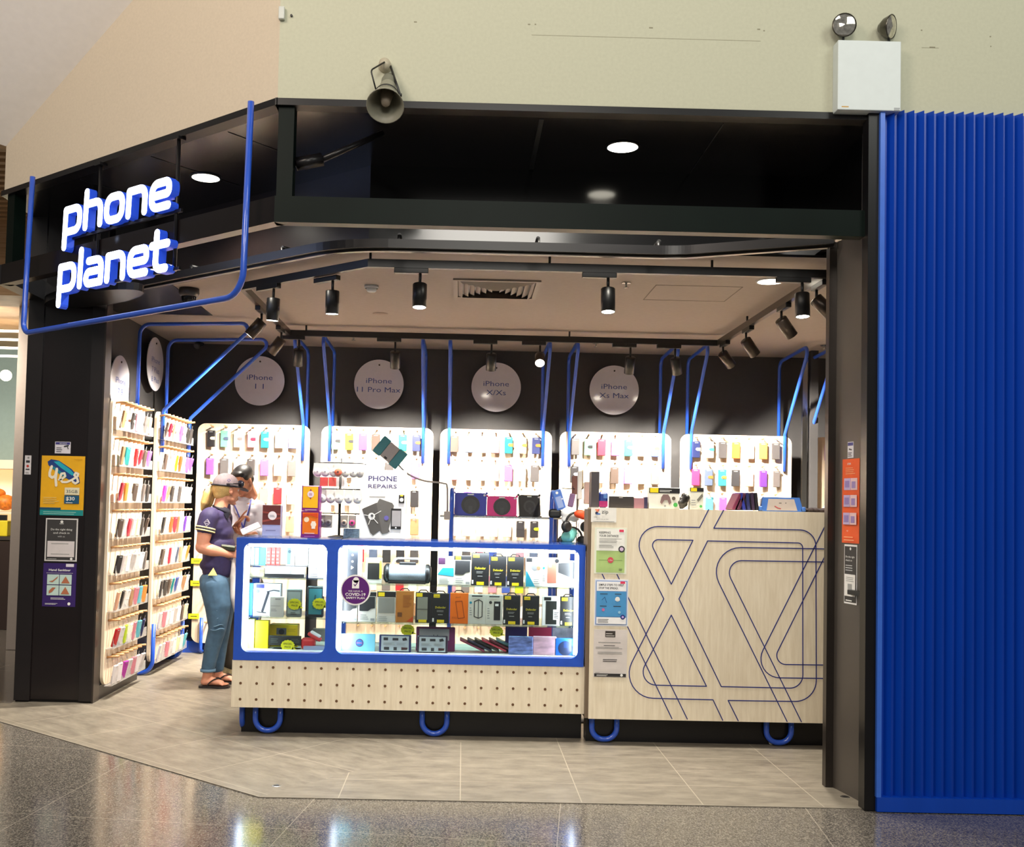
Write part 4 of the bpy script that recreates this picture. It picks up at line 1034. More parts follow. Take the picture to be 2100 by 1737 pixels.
item('phone_case_box', 'cream box with a charcoal wedge, right end of the upper counter shelf', (1145, 1150, 1180, 1202), sh1, (216, 212, 198), [('p', [(.0, .9), (.98, .96), (.98, .3), (.0, .55)], (62, 62, 64)), ('l', .1, .5, .1, .3, 3, GRY)])
# right bay, middle shelf
item('phone_case_box', 'dark and white phone case box behind the purple sticker', (700, 1215, 733, 1276), sh2, (222, 218, 208), otter_white())
item('phone_case_box', 'white phone case box with black picture right of the purple sticker', (735, 1214, 771, 1277), sh2, (222, 218, 208), otter_white())
item('phone_case_box', 'grey fronted phone case box with black top on the lower shelf', (773, 1213, 811, 1277), sh2, (206, 202, 190), [('r', 0, 1, .82, 1, BLK), ('r', .06, .4, .84, .97, YEL), ('r', .08, .95, .3, .8, (140, 138, 130)), ('l', .1, .7, .05, .22, 3, GRY)])
item('phone_case_box', 'bronze orange phone case box with hang tab', (812, 1212, 848, 1277), sh2, (186, 116, 44), [('l', .4, .9, .5, .9, 8, (160, 92, 34)), ('r', .1, .35, .18, .32, (110, 66, 30)), ('p', [(.6, .03), (.98, .03), (.98, .2)], (200, 70, 20))], hang=True)
item('phone_case_box', 'grey windowed black phone case box with yellow labels', (852, 1215, 885, 1277), sh2, BLK, [('r', .1, .75, .1, .85, (138, 138, 124)), ('r', .04, .42, .86, .98, YEL), ('s', [(.1, .45), (.75, .45)], .03, BLK), ('r', .2, .7, .02, .11, YEL)], hang=True)
item('phone_case_box', f'{otc} left of the bright orange box', (886, 1217, 921, 1278), sh2, BLK, otter_black(), hang=True)
item('phone_case_box', 'bright orange phone case box with slanted phone outline', (923, 1216, 960, 1278), sh2, (240, 112, 10), [('s', [(.3, .72), (.65, .74), (.8, .2), (.45, .17)], .035, (140, 60, 10), True), ('t', 'EVO', .12, .16, .06, (160, 70, 10)), ('t', 'gear4', .3, .84, .05, (160, 70, 10))], hang=True)
item('phone_case_box', 'pale box with an open bumper case outline on the lower shelf', (960, 1219, 996, 1279), sh2, (214, 212, 200), [('s', [(.35, .25), (.35, .76), (.6, .82), (.8, .76), (.8, .25), (.6, .2)], .05, (40, 42, 44), True), ('s', [(.58, .22), (.58, .8)], .04, (40, 42, 44)), ('d', .14, .72, .07, TEAL), ('l', .08, .22, .3, .6, 4, GRY), ('r', .2, .8, .92, .97, (80, 80, 80))])
item('phone_case_box', 'pale box with a solid dark phone case picture', (996, 1220, 1031, 1279), sh2, (214, 212, 200), [('r', .48, .86, .14, .78, (34, 34, 36)), ('r', .55, .75, .62, .7, WHT), ('d', .28, .74, .09, (50, 50, 50)), ('l', .1, .25, .2, .6, 5, GRY), ('r', .2, .8, .92, .97, (80, 80, 80))])
item('phone_case_box', f'{otc} just right of the pale boxes', (1032, 1221, 1067, 1280), sh2, BLK, otter_black(), hang=True)
item('phone_case_box', f'{otc} left of the white L-shaped box', (1072, 1222, 1106, 1280), sh2, BLK, otter_black(), hang=True)
item('phone_case_box', 'white box with black phone picture and white bars', (1112, 1223, 1148, 1281), sh2, WHT, [('r', .2, .82, .04, .84, (30, 34, 30)), ('r', .1, .5, .86, .97, BLK), ('r', .62, 1, .2, .55, WHT), ('l', .68, .95, .26, .5, 4, BLK)])
item('phone_case_box', f'{otc}, right end of the lower shelf', (1149, 1224, 1182, 1281), sh2, BLK, otter_black(), hang=True)
# right bay, floor
item('tablet_case', 'light blue tablet case with round blue logo in the counter corner', (698, 1300, 769, 1342), zF1, (130, 206, 228), [('d', .55, .48, .115, (96, 60, 120)), ('d', .55, .48, .09, (40, 110, 170)), ('l', .47, .63, .44, .54, 2, (220, 120, 180))], depth=.02, cat='tablet case', lean=.08)
icons = [('r', .07, .93, .07, .93, (186, 196, 200)), ('r', .14, .28, .68, .84, (50, 50, 54)), ('r', .42, .6, .68, .82, (50, 50, 54)), ('p', [(.74, .66), (.88, .7), (.84, .86), (.72, .8)], (40, 40, 44)), ('l', .14, .5, .42, .58, 3, GRY), ('l', .55, .88, .42, .58, 3, GRY), ('r', .16, .32, .14, .3, (54, 54, 58)), ('r', .46, .56, .12, .3, (54, 54, 58)), ('p', [(.7, .14), (.88, .16), (.9, .28), (.7, .3)], (70, 40, 40))]
item('tablet_case', 'navy framed rugged tablet case with a printed card inside', (777, 1302, 843, 1342), zF1, (30, 34, 84), icons, depth=.02, cat='tablet case', lean=.06, Y=6.45, bev=.004)
item('tablet_case', 'dark framed rugged tablet case with card before the plum case', (855, 1304, 918, 1343), zF1, (44, 26, 50), icons, depth=.02, cat='tablet case', lean=.06, Y=6.45, bev=.004)
item('tablet_case', 'plum purple tablet case with grey screen behind the printed card', (853, 1286, 933, 1343), zF1, (122, 36, 96), [('r', .08, .85, .45, .92, (168, 166, 172)), ('d', .45, .66, .012, BLK), ('d', .55, .66, .012, BLK)], depth=.02, cat='tablet case', Y=6.53, bev=.005, lean=.05)
FAN = [((120, 30, 60), 'dark red'), ((40, 34, 60), 'dark navy'), ((30, 26, 30), 'black'), ((190, 60, 80), 'rose red'), ((96, 24, 44), 'maroon'), ((70, 110, 116), 'grey teal')]
for k, (c, n_) in enumerate(FAN):
    x0 = 942+15*k; a = at(x0, 1345, YI+.02); 
    mb = MB(); mb.M = Matrix.Translation((a.x, YI+.02+k*.012, zF1+.004)) @ Matrix.Rotation(math.radians(28), 4, 'Y'); mb.box(-.0, .17, 0, .01, 0, .012, .002, 1) if False else mb.box(0, .16, 0, .16, 0, .011, .003, 1)
    mb.M = Matrix.Translation((a.x, YI+.01+k*.012, zF1+.0)) ; o = None
    mb2 = MB(); ang_ = math.radians(24); mb2.M = Matrix.Translation((a.x, YI+.0+k*.006, zF1+.078)) @ Matrix.Rotation(ang_, 4, 'Y'); mb2.box(0, .17, 0, .12, 0, .011, .003, 1)
    mb.bm.free()
    o = mb2.build('tablet_folio', col(c, .5), loc=(a.x+.08, YI+.05, zF1)); tag(o, f'{n_} tablet folio leaning in the fanned row on the counter floor', 'tablet folio', 'fanned tablet folios on the counter floor')
item('tablet_folio', 'indigo tablet folio standing behind the blue marbled folio', (1036, 1284, 1081, 1343), zF1, (52, 34, 104), (), depth=.015, Y=6.58, cat='tablet folio', group='standing folios')
item('tablet_folio', 'crimson tablet folio standing behind the pink marbled folio', (1084, 1284, 1131, 1343), zF1, (170, 34, 76), (), depth=.015, Y=6.58, cat='tablet folio', group='standing folios')
M_mb = mat('blue_marble_print', (110, 130, 190), .4, noise=.7, scale=14, stretch=(1, 1, 4)); M_mp = mat('pink_marble_print', (222, 182, 200), .4, noise=.35, scale=10, stretch=(1, 1, 3))
item('tablet_folio', 'blue and lilac marbled tablet folio standing on the counter floor', (1043, 1305, 1093, 1345), zF1, M_mb, (), depth=.015, Y=6.45, cat='tablet folio', group='standing folios', bev=.004)
item('tablet_folio', 'pink and white marbled tablet folio standing on the counter floor', (1093, 1305, 1141, 1346), zF1, M_mp, (), depth=.015, Y=6.46, cat='tablet folio', group='standing folios', bev=.004)
item('tablet_case', 'bright blue tablet case with dark round stand, right corner of the counter', (1137, 1309, 1182, 1347), zF1, (26, 100, 210), [('d', .5, .42, .33, (20, 36, 70)), ('r', .42, .6, .45, .8, (24, 50, 100))], depth=.02, cat='tablet case', Y=6.46, bev=.004)
item('marble_sleeve', 'pale marbled sleeve at the back right of the counter floor', (1133, 1284, 1180, 1343), zF1, mat('grey_marble_print', (150, 150, 170), .4, noise=.6, scale=12), (), depth=.01, cat='tablet folio', Y=6.62)
# left bay
for k, (x0, x1, c, n_) in enumerate(((501, 511, (226, 232, 170), 'cream'), (514, 521, (214, 236, 240), 'pale blue'), (522, 531, (150, 226, 236), 'light cyan'), (532, 544, (70, 214, 226), 'cyan'))):
    item('cable_pack', f'{n_} slim cable pack on the small top shelf of the counter', (x0, 1123, x1, 1158), sl0, c, (), Y=6.60, cat='cable pack', group='slim packs on the small top shelf', depth=.02)
for k in range(3):
    item('cable_pack', 'coral red slim pack in the row of three beside the cyan packs', (547+9.3*k, 1123, 555.5+9.3*k, 1158), sl0, (226, 78, 74), [('l', .2, .8, .1, .9, 4, (240, 190, 186))], Y=6.60, cat='cable pack', group='coral slim packs on the small top shelf', depth=.02)
item('earphone_box', 'teal and white upright earphone box on the small top shelf', (587, 1119, 604, 1158), sl0, (232, 236, 236), [('r', .1, .55, .05, .95, (90, 140, 150)), ('d', .4, .7, .2, (30, 60, 70))], Y=6.6, cat='box', depth=.03)
item('gadget_box', 'plain white box with a yellow dot on the small top shelf', (606, 1116, 632, 1158), sl0, WHT, [('d', .5, .3, .14, (236, 232, 150))], Y=6.6, cat='box', depth=.05)
item('gadget_box', 'white box with line drawing near the middle post', (633, 1126, 668, 1183), sl1, WHT, [('s', [(.45, .3), (.5, .7)], .05, (120, 120, 130)), ('l', .1, .6, .05, .2, 2, GRY)], Y=6.5, cat='box', depth=.06)
item('gadget_box', 'small dark grey box on top behind the white line drawing box', (633, 1115, 650, 1136), sl0+.075, (54, 52, 62), (), Y=6.62, cat='box', depth=.04)
mb = MB(); a = at(515, 1160, 6.57); b = at(630, 1160, 6.57); mb.box(a.x-.05, b.x+.02, 6.57, 6.70, sl0-.006, sl0); mb.build('small_shelf', col((90, 90, 92), .3), gc)
item('photo_box', 'low box with green and brown photo print under the small shelf', (502, 1164, 542, 1184), sl1, mat('food_photo_print', (128, 120, 92), .5, noise=.6, scale=40), (), Y=6.5, cat='box', depth=.06)
item('soundbar_box', 'long white box with a black lower edge under the small shelf', (543, 1163, 624, 1184), sl1, WHT, [('r', 0, 1, 0, .34, BLK), ('p', [(.3, .4), (.36, .4), (.41, .9), (.35, .9)], GRY), ('p', [(.62, .4), (.66, .4), (.7, .8), (.66, .8)], GRY)], Y=6.5, cat='box', depth=.06)
item('gadget_box', 'bright blue box at the left end of the middle shelf', (505, 1196, 518, 1263), sl2, (30, 120, 226), (), Y=6.5, cat='box', depth=.06)
item('gimbal_box', 'white box picturing a black phone gimbal on the middle shelf', (519, 1197, 575, 1263), sl2, (214, 220, 230), [('r', .1, .4, .86, .98, (40, 50, 160)), ('s', [(.35, .15), (.55, .72)], .09, (44, 46, 54)), ('s', [(.5, .75), (.75, .8), (.95, .78)], .04, (60, 62, 70)), ('s', [(.15, .12), (.48, .1)], .035, (40, 40, 44)), ('d', .17, .76, .07, (90, 94, 100))], Y=6.5, cat='box', depth=.07)
item('gadget_box', 'plain off-white box overlapping the gimbal box', (553, 1224, 581, 1263), sl2, (206, 206, 198), [('s', [(.1, .55), (.8, .55)], .03, GRY), ('l', .1, .6, .3, .45, 2, GRY), ('r', .4, .8, .86, .92, GRY)], Y=6.44, cat='box', depth=.03)
item('waterproof_pouch', 'grey clear-fronted phone pouch with a yellow sticker', (587, 1208, 619, 1262), sl2, (110, 118, 116), [('r', .1, .9, .12, .9, (150, 164, 160)), ('l', .3, .7, .1, .2, 2, BLK)], Y=6.46, cat='phone pouch', depth=.02, bev=.006)
item('armband_case', 'black phone armband with teal window and yellow sticker', (629, 1202, 664, 1262), sl2, (30, 36, 40), [('r', .12, .88, .1, .92, (56, 130, 136)), ('s', [(.4, .3), (.5, .7)], .1, (40, 90, 96))], Y=6.46, cat='armband', depth=.02, bev=.008)
item('gadget_box', 'white pack with a dark top hanging behind the grey pouch', (576, 1190, 625, 1225), None, WHT, [('r', .25, .9, .7, .95, (70, 76, 60))], Y=6.62, cat='box', depth=.02) if False else None
item('gadget_box', 'tall pale yellow box in the lower left corner of the counter', (500, 1270, 521, 1338), zF1, (240, 236, 140), (), Y=6.5, cat='box', depth=.06)
item('sim_pack_stack', 'bright yellow upright box on the floor of the counter left bay', (523, 1273, 550, 1338), zF1, (214, 196, 10), [('l', .1, .9, .05, .95, 6, (176, 156, 6))], Y=6.5, cat='box', depth=.06)
item('camera_box', 'yellow camera box with a grey camera picture', (552, 1281, 610, 1338), zF1, (206, 176, 12), [('r', .25, .6, .55, .85, (90, 92, 96)), ('d', .43, .68, .1, (40, 42, 46)), ('l', .65, .95, .7, .85, 3, (150, 130, 10))], Y=6.58, cat='box', depth=.08)
item('folding_keyboard', 'black three-fold portable keyboard on a wooden block', (551, 1304, 617, 1333), zF1+.022, (34, 38, 38), [('l', .06, .3, .3, .8, 3, (80, 90, 84)), ('l', .7, .95, .3, .8, 3, (80, 90, 84))], Y=6.5, cat='keyboard', depth=.02)
item('wooden_block', 'pale wooden block under the folding keyboard', (557, 1332, 615, 1339), zF1, M_wood, (), Y=6.49, cat='block', depth=.08)
q = at(631, 1325, 6.5); t = thing('toy_headset', 'red plastic gadget on the counter floor beside the keyboard', 'gadget', (q.x, 6.5, zF1))
mb = MB(); mb.M = Matrix.Translation((q.x, 6.5, zF1)); mb.box(-.045, .045, 0, .06, 0, .07, .018, 3); mb.build('body', col((206, 52, 52), .4), t)
mb = MB(); mb.M = Matrix.Translation((q.x, 6.5, zF1)) @ Matrix.Rotation(.5, 4, 'Y'); mb.box(-.05, .045, .0, .05, .075, .1, .01, 2); mb.i = 1; mb.box(-.04, .03, -.004, .04, .098, .112, .004, 1); mb.build('lid', [col((206, 52, 52), .4), M_white], t)
item('gadget_box', 'low grey blue box near the middle post on the counter floor', (622, 1326, 666, 1340), zF1, (150, 160, 190), (), Y=6.47, cat='box', depth=.06)
item('gadget_box', 'grey box behind the red gadget in the counter left bay', (640, 1290, 667, 1326), zF1+.03, (120, 118, 108), (), Y=6.66, cat='box', depth=.06)
def burst(x, y, Y, n_, lab, r=.043):
    q = at(x, y, Y); mb = MB(); mb.M = Matrix.Translation(q); pts = []
    for k in range(28): a_ = 2*PI*k/28; rr = r*(1 if k % 2 else .9); pts.append((rr*1.05*math.cos(a_), 0, rr*.85*math.sin(a_)))
    mb.poly(pts, .001, (0, -1, 0)); mb.i = 1; mb.text('SPECIAL', 0, .006, .011, -.0015, 1, True, 'c'); mb.text('PRICE', 0, -.014, .011, -.0015, 1, True, 'c')
    mb.i = 0; mb.poly([(r*.6, 0, -r*.6), (r*1.35, 0, -r*.55), (r*.7, 0, -r*.2)], .001, (0, -1, 0))
    tag(mb.build('price_burst', [col((212, 214, 20), .5), col((90, 96, 10))], loc=q), lab, 'price sticker', 'yellow starburst price stickers')
for x, y, Y, n_, lab in ((604, 1239, 6.445, 0, 'yellow starburst sticker on the grey phone pouch'), (655, 1238, 6.445, 0, 'yellow starburst sticker on the black armband'), (590, 1324, 6.485, 0, 'yellow starburst sticker on the folding keyboard'),
                         (836, 1292, 6.49, 0, 'yellow starburst sticker above the navy tablet case'), (1018, 1295, 6.5, 0, 'yellow starburst sticker left of the indigo folio')): burst(x, y, Y, n_, lab)

# ================================================================== oak reception counter
Y2 = 6.32
rL = at(1210.5, 1260, Y2).x; rR = 2.62
zb2, zt2 = .162, 1.456
rc = thing('oak_counter', 'pale oak high counter front with blue line drawing and notices', 'counter', ((rL+rR)/2, Y2, 0))
mb = MB(); mb.box(rL, rR, Y2, Y2+.24, zb2, zt2); mb.build('body', M_wood, rc)
mb = MB(); mb.box(rL+.12, rR, Y2+.24, Y2+.62, .06, 1.08); mb.build('inner_desk', M_wood, rc)
mb = MB(); mb.box(rL-.022, rL, Y2+.02, Y2+.22, zb2, zt2-.01); mb.build('side_panel', mat('grey_brown_edge', (108, 92, 76), .5), rc)
mb = MB(); mb.box(rL-.0, rR, Y2+.12, Y2+.24, 0, zb2); mb.build('kickboard', M_blkmetal, rc)
for xx in (1239, 1597): u_foot(rc, at(xx, 1500, Y2+.09).x, Y2+.09, h=zb2)
def Z3(x, y): v = at(1180+x/2.995, 960+y/2.995, Y2); return (v.x, v.z)
def inlay(pts, rads, closed=False):
    P = [Z3(*p) for p in pts]
    P = [(p.x, p.y) for p in fillet([Vector((a_[0], a_[1], 0)) for a_ in P], [r/2.995/332 for r in rads], closed, 10)]
    mb = MB(); mb.stroke(P, .0062, Y2-.0008, Y2, closed, 4); mb.build('line_inlay', M_inl, rc)
M_inl = mat('navy_inlay_line', (34, 44, 120), .4)
inlay([(818, 255), (763, 364), (318, 355), (543, 803), (238, 1408), (845, 1423), (905, 1549)], [0, 0, 115, 0, 150, 0, 0])
inlay([(722, 443), (589, 713), (451, 438)], [0, 0, 36], True)
inlay([(910, 258), (850, 369), (1477, 381), (1480, 1435), (938, 1427), (1000, 1552)], [0, 0, 100, 130, 0, 0])
inlay([(812, 447), (1396, 460), (1397, 1353), (896, 1342), (636, 803)], [0, 30, 80, 0, 0], True)
inlay([(589, 903), (805, 1340), (364, 1330)], [0, 0, 80], True)
inlay([(1660, 498), (773, 484), (1300, 1556)], [0, 150, 0])
inlay([(1660, 579), (899, 566), (1388, 1558)], [0, 75, 0])
inlay([(1580, 262), (1068, 1286), (1660, 1293)], [0, 115, 0])
inlay([(1660, 284), (1203, 1205), (1660, 1211)], [0, 55, 0])
inlay([(215, 570), (687, 1541)], [0, 0]); inlay([(140, 600), (593, 1539)], [0, 0])
def notice(name, lab, px, c, spec, Y=Y2, cat='notice', thick=.0015, M=None, group=None):
    x0, y0, x1, y1 = px
    a = at(x0, (y0+y1)/2, Y); b = at(x1, (y0+y1)/2, Y); t = at((x0+x1)/2, y0, Y).z; bz = at((x0+x1)/2, y1, Y).z
    w = b.x-a.x; h = t-bz; mb = MB(); mb.M = Matrix.Translation((a.x, Y-thick, bz)); mats = [c if not isinstance(c, tuple) else col(c, .5)]
    mb.box(0, w, 0, thick, 0, h); art(mb, w, h, spec, mats); return tag(mb.build(name, mats, loc=(a.x+w/2, Y, bz)), lab, cat, group)
PINK, DK = (226, 60, 96), (50, 50, 56)
notice('payment_notice', 'small white payment notice with coloured logo at the top of the oak counter', (1212, 1041, 1264, 1071), (238, 236, 230), [('p', [(.16, .62), (.26, .88), (.34, .88), (.24, .62)], (226, 80, 60)), ('p', [(.14, .86), (.22, .9), (.3, .74), (.24, .7)], (240, 150, 110)), ('d', .22, .62, .055, (40, 44, 70)), ('r', .22, .36, .52, .6, (60, 110, 190)), ('t', 'zip', .42, .6, .26, DK, 'l', False, 1.1), ('l', .1, .25, .34, .4, 1, GRY), ('t', 'own it now, pay later', .2, .18, .07, GRY), ('r', .08, .92, .04, .07, GRY)])
notice('distance_notice', 'white and green notice about keeping your distance on the oak counter', (1219, 1082, 1285, 1177), (232, 236, 218), [('r', .06, .94, .03, .5, (178, 206, 130)), ('r', .06, .94, .5, .97, (244, 244, 238)), ('t', 'KEEPING', .14, .87, .045, DK, 'l', True), ('t', 'YOUR DISTANCE', .14, .8, .045, DK, 'l', True, 1, .6), ('r', .76, .9, .91, .96, PINK), ('l', .14, .9, .68, .78, 4, GRY), ('l', .14, .6, .56, .64, 3, GRY), ('d', .84, .54, .1, (60, 60, 66)), ('d', .84, .54, .06, (214, 190, 220)), ('s', [(.14, .3), (.86, .3)], .01, (120, 150, 90)), ('d', .5, .3, .09, (214, 80, 90)), ('t', '1.5m', .5, .28, .035, WHT, 'c'), ('l', .76, .88, .08, .13, 2, DK)])
notice('hygiene_notice', 'blue notice with simple steps to help stop the spread on the oak counter', (1219, 1188, 1288, 1284), (226, 230, 240), [('r', .03, .97, .03, .97, (140, 166, 214)), ('r', .06, .94, .75, .95, (244, 244, 246)), ('t', 'SIMPLE STEPS TO HELP', .12, .86, .042, DK, 'l', True, 1, .74), ('t', 'STOP THE SPREAD.', .12, .79, .042, DK, 'l', True, 1, .58), ('r', .76, .9, .91, .96, PINK), ('r', .06, .94, .2, .74, (76, 150, 206)), ('l', .16, .4, .68, .72, 1, DK), ('l', .6, .82, .68, .72, 1, DK), ('s', [(.22, .56), (.3, .62), (.36, .5)], .012, (30, 60, 110)), ('d', .68, .58, .07, WHT), ('r', .61, .75, .55, .58, WHT), ('l', .16, .4, .42, .46, 1, DK), ('l', .56, .84, .42, .46, 1, DK), ('d', .26, .35, .045, (200, 110, 160)), ('d', .74, .3, .04, (150, 200, 230)), ('r', .06, .94, .05, .19, (244, 244, 246)), ('l', .1, .5, .08, .17, 3, DK), ('d', .84, .2, .07, (30, 40, 120)), ('d', .84, .2, .035, (190, 170, 230))])
notice('typed_notice', 'crumpled white typed notice, lowest of the papers on the oak counter', (1217, 1291, 1286, 1389), mat('wrinkled_paper', (216, 208, 204), .7, noise=.05, scale=10, bump=.5), [('r', .34, .64, .84, .97, (60, 54, 50)), ('l', .36, .62, .86, .95, 2, (200, 196, 190)), ('l', .14, .86, .72, .76, 1, GRY), ('l', .3, .7, .66, .69, 1, DK), ('l', .06, .95, .6, .65, 2, GRY), ('l', .12, .9, .49, .55, 2, GRY), ('l', .28, .72, .33, .4, 2, DK), ('r', .03, .97, .015, .08, (44, 42, 44)), ('d', .84, .05, .04, WHT), ('l', .1, .5, .03, .07, 2, WHT), ('l', .05, .2, .1, .12, 1, GRY)])

# ================================================================== jamb and column notices
jx, jd = Vector((1.995, 5.47, 0)), (Vector((2.052, 5.135, 0))-Vector((1.995, 5.47, 0)))
JF = frame(jx, jd)
def on_jamb(px, py):
    r = ray(px, py); n_ = JF.to_3x3() @ Vector((0, 1, 0)); p = EYE+r*((jx-EYE).dot(n_)/r.dot(n_)); return JF.inverted() @ p
def jnotice(name, lab, px, c, spec, cat='notice'):
    x0, y0, x1, y1 = px; a = on_jamb(x0, (y0+y1)/2); b = on_jamb(x1, (y0+y1)/2); zt_ = on_jamb((x0+x1)/2, y0).z; zb_ = on_jamb((x0+x1)/2, y1).z
    w = b.x-a.x; h = zt_-zb_; mb = MB(); mb.M = JF @ Matrix.Translation((a.x, -.002, zb_)); mats = [col(c, .5)]
    mb.box(0, w, 0, .0015, 0, h); art(mb, w, h, spec, mats); return tag(mb.build(name, mats, loc=JF @ Vector((a.x, 0, zb_))), lab, cat)
LIL = (196, 176, 214)
jnotice('security_sticker', 'small white camera warning sticker above the orange jamb poster', (1739, 906, 1751, 939), (226, 222, 226), [('r', .05, .95, .76, .95, (60, 60, 130)), ('s', [(.3, .55), (.7, .5)], .12, DK), ('l', .1, .9, .1, .4, 3, DK)], 'sticker')
jp = [('t', 'STEPS', .3, .93, .022, WHT, 'l', True), ('l', .2, .8, .82, .91, 4, (246, 170, 120))]
for zc_ in (.70, .50, .29): jp += [('r', .12, .5, zc_-.07, zc_+.07, LIL), ('r', .52, .9, zc_-.07, zc_+.07, (236, 200, 200)), ('r', .18, .44, zc_-.04, zc_+.04, (150, 130, 190)), ('r', .58, .8, zc_-.05, zc_+.03, (160, 136, 190))]
jnotice('orange_poster', 'tall orange poster with lilac pictures on the right door jamb', (1728, 941, 1763, 1114), (238, 96, 40), jp+[('t', 'app', .35, .14, .018, WHT), ('l', .2, .8, .03, .1, 2, (246, 170, 120))], 'poster')
jnotice('check_in_sign', 'black and white check-in sign under the orange jamb poster', (1732, 1117, 1758, 1239), (234, 232, 230), [('r', .04, .96, .03, .97, (52, 50, 50)), ('d', .5, .93, .06, WHT), ('t', 'Do the right', .14, .78, .03, WHT, 'l', False, 1, .7), ('t', 'check in', .14, .72, .03, WHT, 'l', False, 1, .5), ('l', .14, .86, .56, .68, 3, (190, 190, 190)), ('r', .08, .92, .13, .5, (226, 224, 220)), ('l', .2, .8, .38, .47, 3, GRY), ('r', .34, .66, .2, .34, GRY), ('l', .2, .7, .05, .1, 1, WHT)], 'sign')
q = JF @ Vector((on_jamb(1757, 1214).x, 0, on_jamb(1757, 1214).z)); mb = MB(); mb.M = JF; l_ = on_jamb(1748, 1214); mb.box(l_.x, l_.x+.16, -.03, -.002, l_.z-.012, l_.z+.012, .003); tag(mb.build('door_latch', M_black, loc=JF @ l_), 'small black latch across the check-in sign on the door jamb', 'latch')
# left column
YC = 7.312
def cnotice(*a_, **k): return notice(*a_, Y=k.pop('Y', YC), thick=.003, **k)
cnotice('security_sticker', 'small white camera warning sticker above the yellow poster', (113, 906, 145, 930), (222, 218, 226), [('r', .04, .96, .76, .96, (60, 56, 130)), ('l', .1, .55, .12, .6, 3, DK), ('s', [(.62, .6), (.85, .68)], .1, DK), ('s', [(.8, .6), (.86, .4)], .05, DK), ('t', 'SECURITY', .3, .8, .1, WHT)], cat='sticker')
cnotice('door_sticker', 'narrow white sticker strip on the left edge of the column', (51, 934, 64, 973), (226, 222, 224), [('d', .55, .88, .16, GRY), ('r', .2, .8, .62, .74, DK), ('d', .5, .44, .2, (200, 60, 50)), ('r', .2, .8, .24, .3, DK), ('l', .2, .8, .06, .16, 2, GRY)], Y=7.30, cat='sticker')
yes = [('r', 0, 1, 0, .095, (20, 140, 140)), ('r', 0, .48, .09, .13, (16, 80, 110)), ('l', .08, .9, .02, .08, 2, (150, 200, 190)),
       ('p', [(.14, .9), (.22, .94), (.4, .92), (.7, .78), (.88, .64), (.9, .55), (.84, .53), (.6, .62), (.3, .76), (.16, .84)], (24, 60, 130)), ('p', [(.28, .9), (.4, .91), (.66, .78), (.82, .66), (.7, .68), (.45, .8)], (30, 170, 190)), ('p', [(.22, .8), (.3, .82), (.6, .66), (.56, .62)], (30, 130, 150)),
       ('s', [(.24, .82), (.2, .72), (.2, .66), (.26, .63), (.33, .66), (.36, .76)], .06, (244, 236, 214)), ('s', [(.36, .78), (.34, .62), (.36, .5)], .06, (244, 236, 214)), ('s', [(.42, .6), (.5, .62), (.56, .66), (.54, .71), (.47, .70), (.44, .62), (.5, .56), (.6, .56), (.72, .60), (.84, .66), (.86, .70), (.80, .72), (.77, .68), (.84, .62), (.86, .57), (.8, .54), (.74, .57)], .05, (244, 236, 214)),
       ('r', .56, .9, .35, .47, (236, 226, 190)), ('t', '35GB', .6, .38, .05, (40, 70, 90), 'l', False, 1, .26), ('r', .56, .9, .2, .34, (24, 84, 120)), ('t', '$30', .6, .255, .06, WHT, 'l', True, 1, .2), ('l', .6, .8, .21, .24, 1, WHT), ('l', .08, .45, .2, .32, 4, (240, 214, 120)), ('l', .75, .96, .94, .96, 1, (200, 150, 20))]
cnotice('yellow_poster', 'yellow poster with blue surfboard shape and white handwriting on the column', (84, 935, 173, 1057), (240, 178, 12), yes, cat='poster')
cnotice('check_in_sign', 'grey check-in sign in a white frame below the yellow column poster', (93, 1063, 159, 1151), (216, 212, 210), [('r', .04, .96, .03, .97, (60, 58, 58)), ('d', .5, .92, .045, WHT), ('t', 'NSW', .5, .86, .03, WHT, 'c'), ('t', 'Do the right thing', .5, .72, .045, WHT, 'c', False, 1, .66), ('t', 'and check in', .5, .64, .045, WHT, 'c', False, 1, .5), ('t', 'with us', .5, .56, .04, (190, 190, 190), 'c'), ('r', .08, .92, .1, .47, (214, 206, 206)), ('l', .2, .8, .4, .45, 1, GRY), ('l', .2, .8, .16, .2, 1, GRY), ('d', .84, .06, .04, WHT), ('l', .1, .4, .05, .07, 1, WHT)], cat='sign')
HD = (176, 108, 76)
cnotice('hand_sanitiser_poster', 'dark purple hand sanitiser poster with four hand pictures on the column', (88, 1155, 156, 1244), (48, 22, 96), [('r', .68, .92, .92, .99, (220, 214, 224)), ('t', 'Hand Sanitiser', .5, .82, .05, WHT, 'c', True, 1, .66), ('r', .1, .9, .77, .775, WHT)]+
        [('r', a_, a_+.36, b_, b_+.23, (190, 214, 206)) for a_, b_ in ((.13, .51), (.51, .51), (.13, .26), (.51, .26))]+[('p', [(.18, .58), (.3, .6), (.46, .7), (.44, .66), (.3, .56)], HD), ('p', [(.56, .54), (.69, .7), (.82, .54)], HD), ('p', [(.2, .3), (.3, .34), (.4, .44), (.3, .44), (.2, .36)], HD), ('p', [(.56, .29), (.69, .46), (.82, .29)], HD), ('l', .26, .74, .17, .22, 2, WHT), ('d', .82, .07, .045, WHT), ('l', .1, .5, .05, .09, 2, WHT)], cat='poster')
cnotice('thermometer_tray', 'thin black ledge between the two lower column notices', (85, 1152, 162, 1157), (20, 18, 22), (), cat='ledge', Y=7.31) if False else None
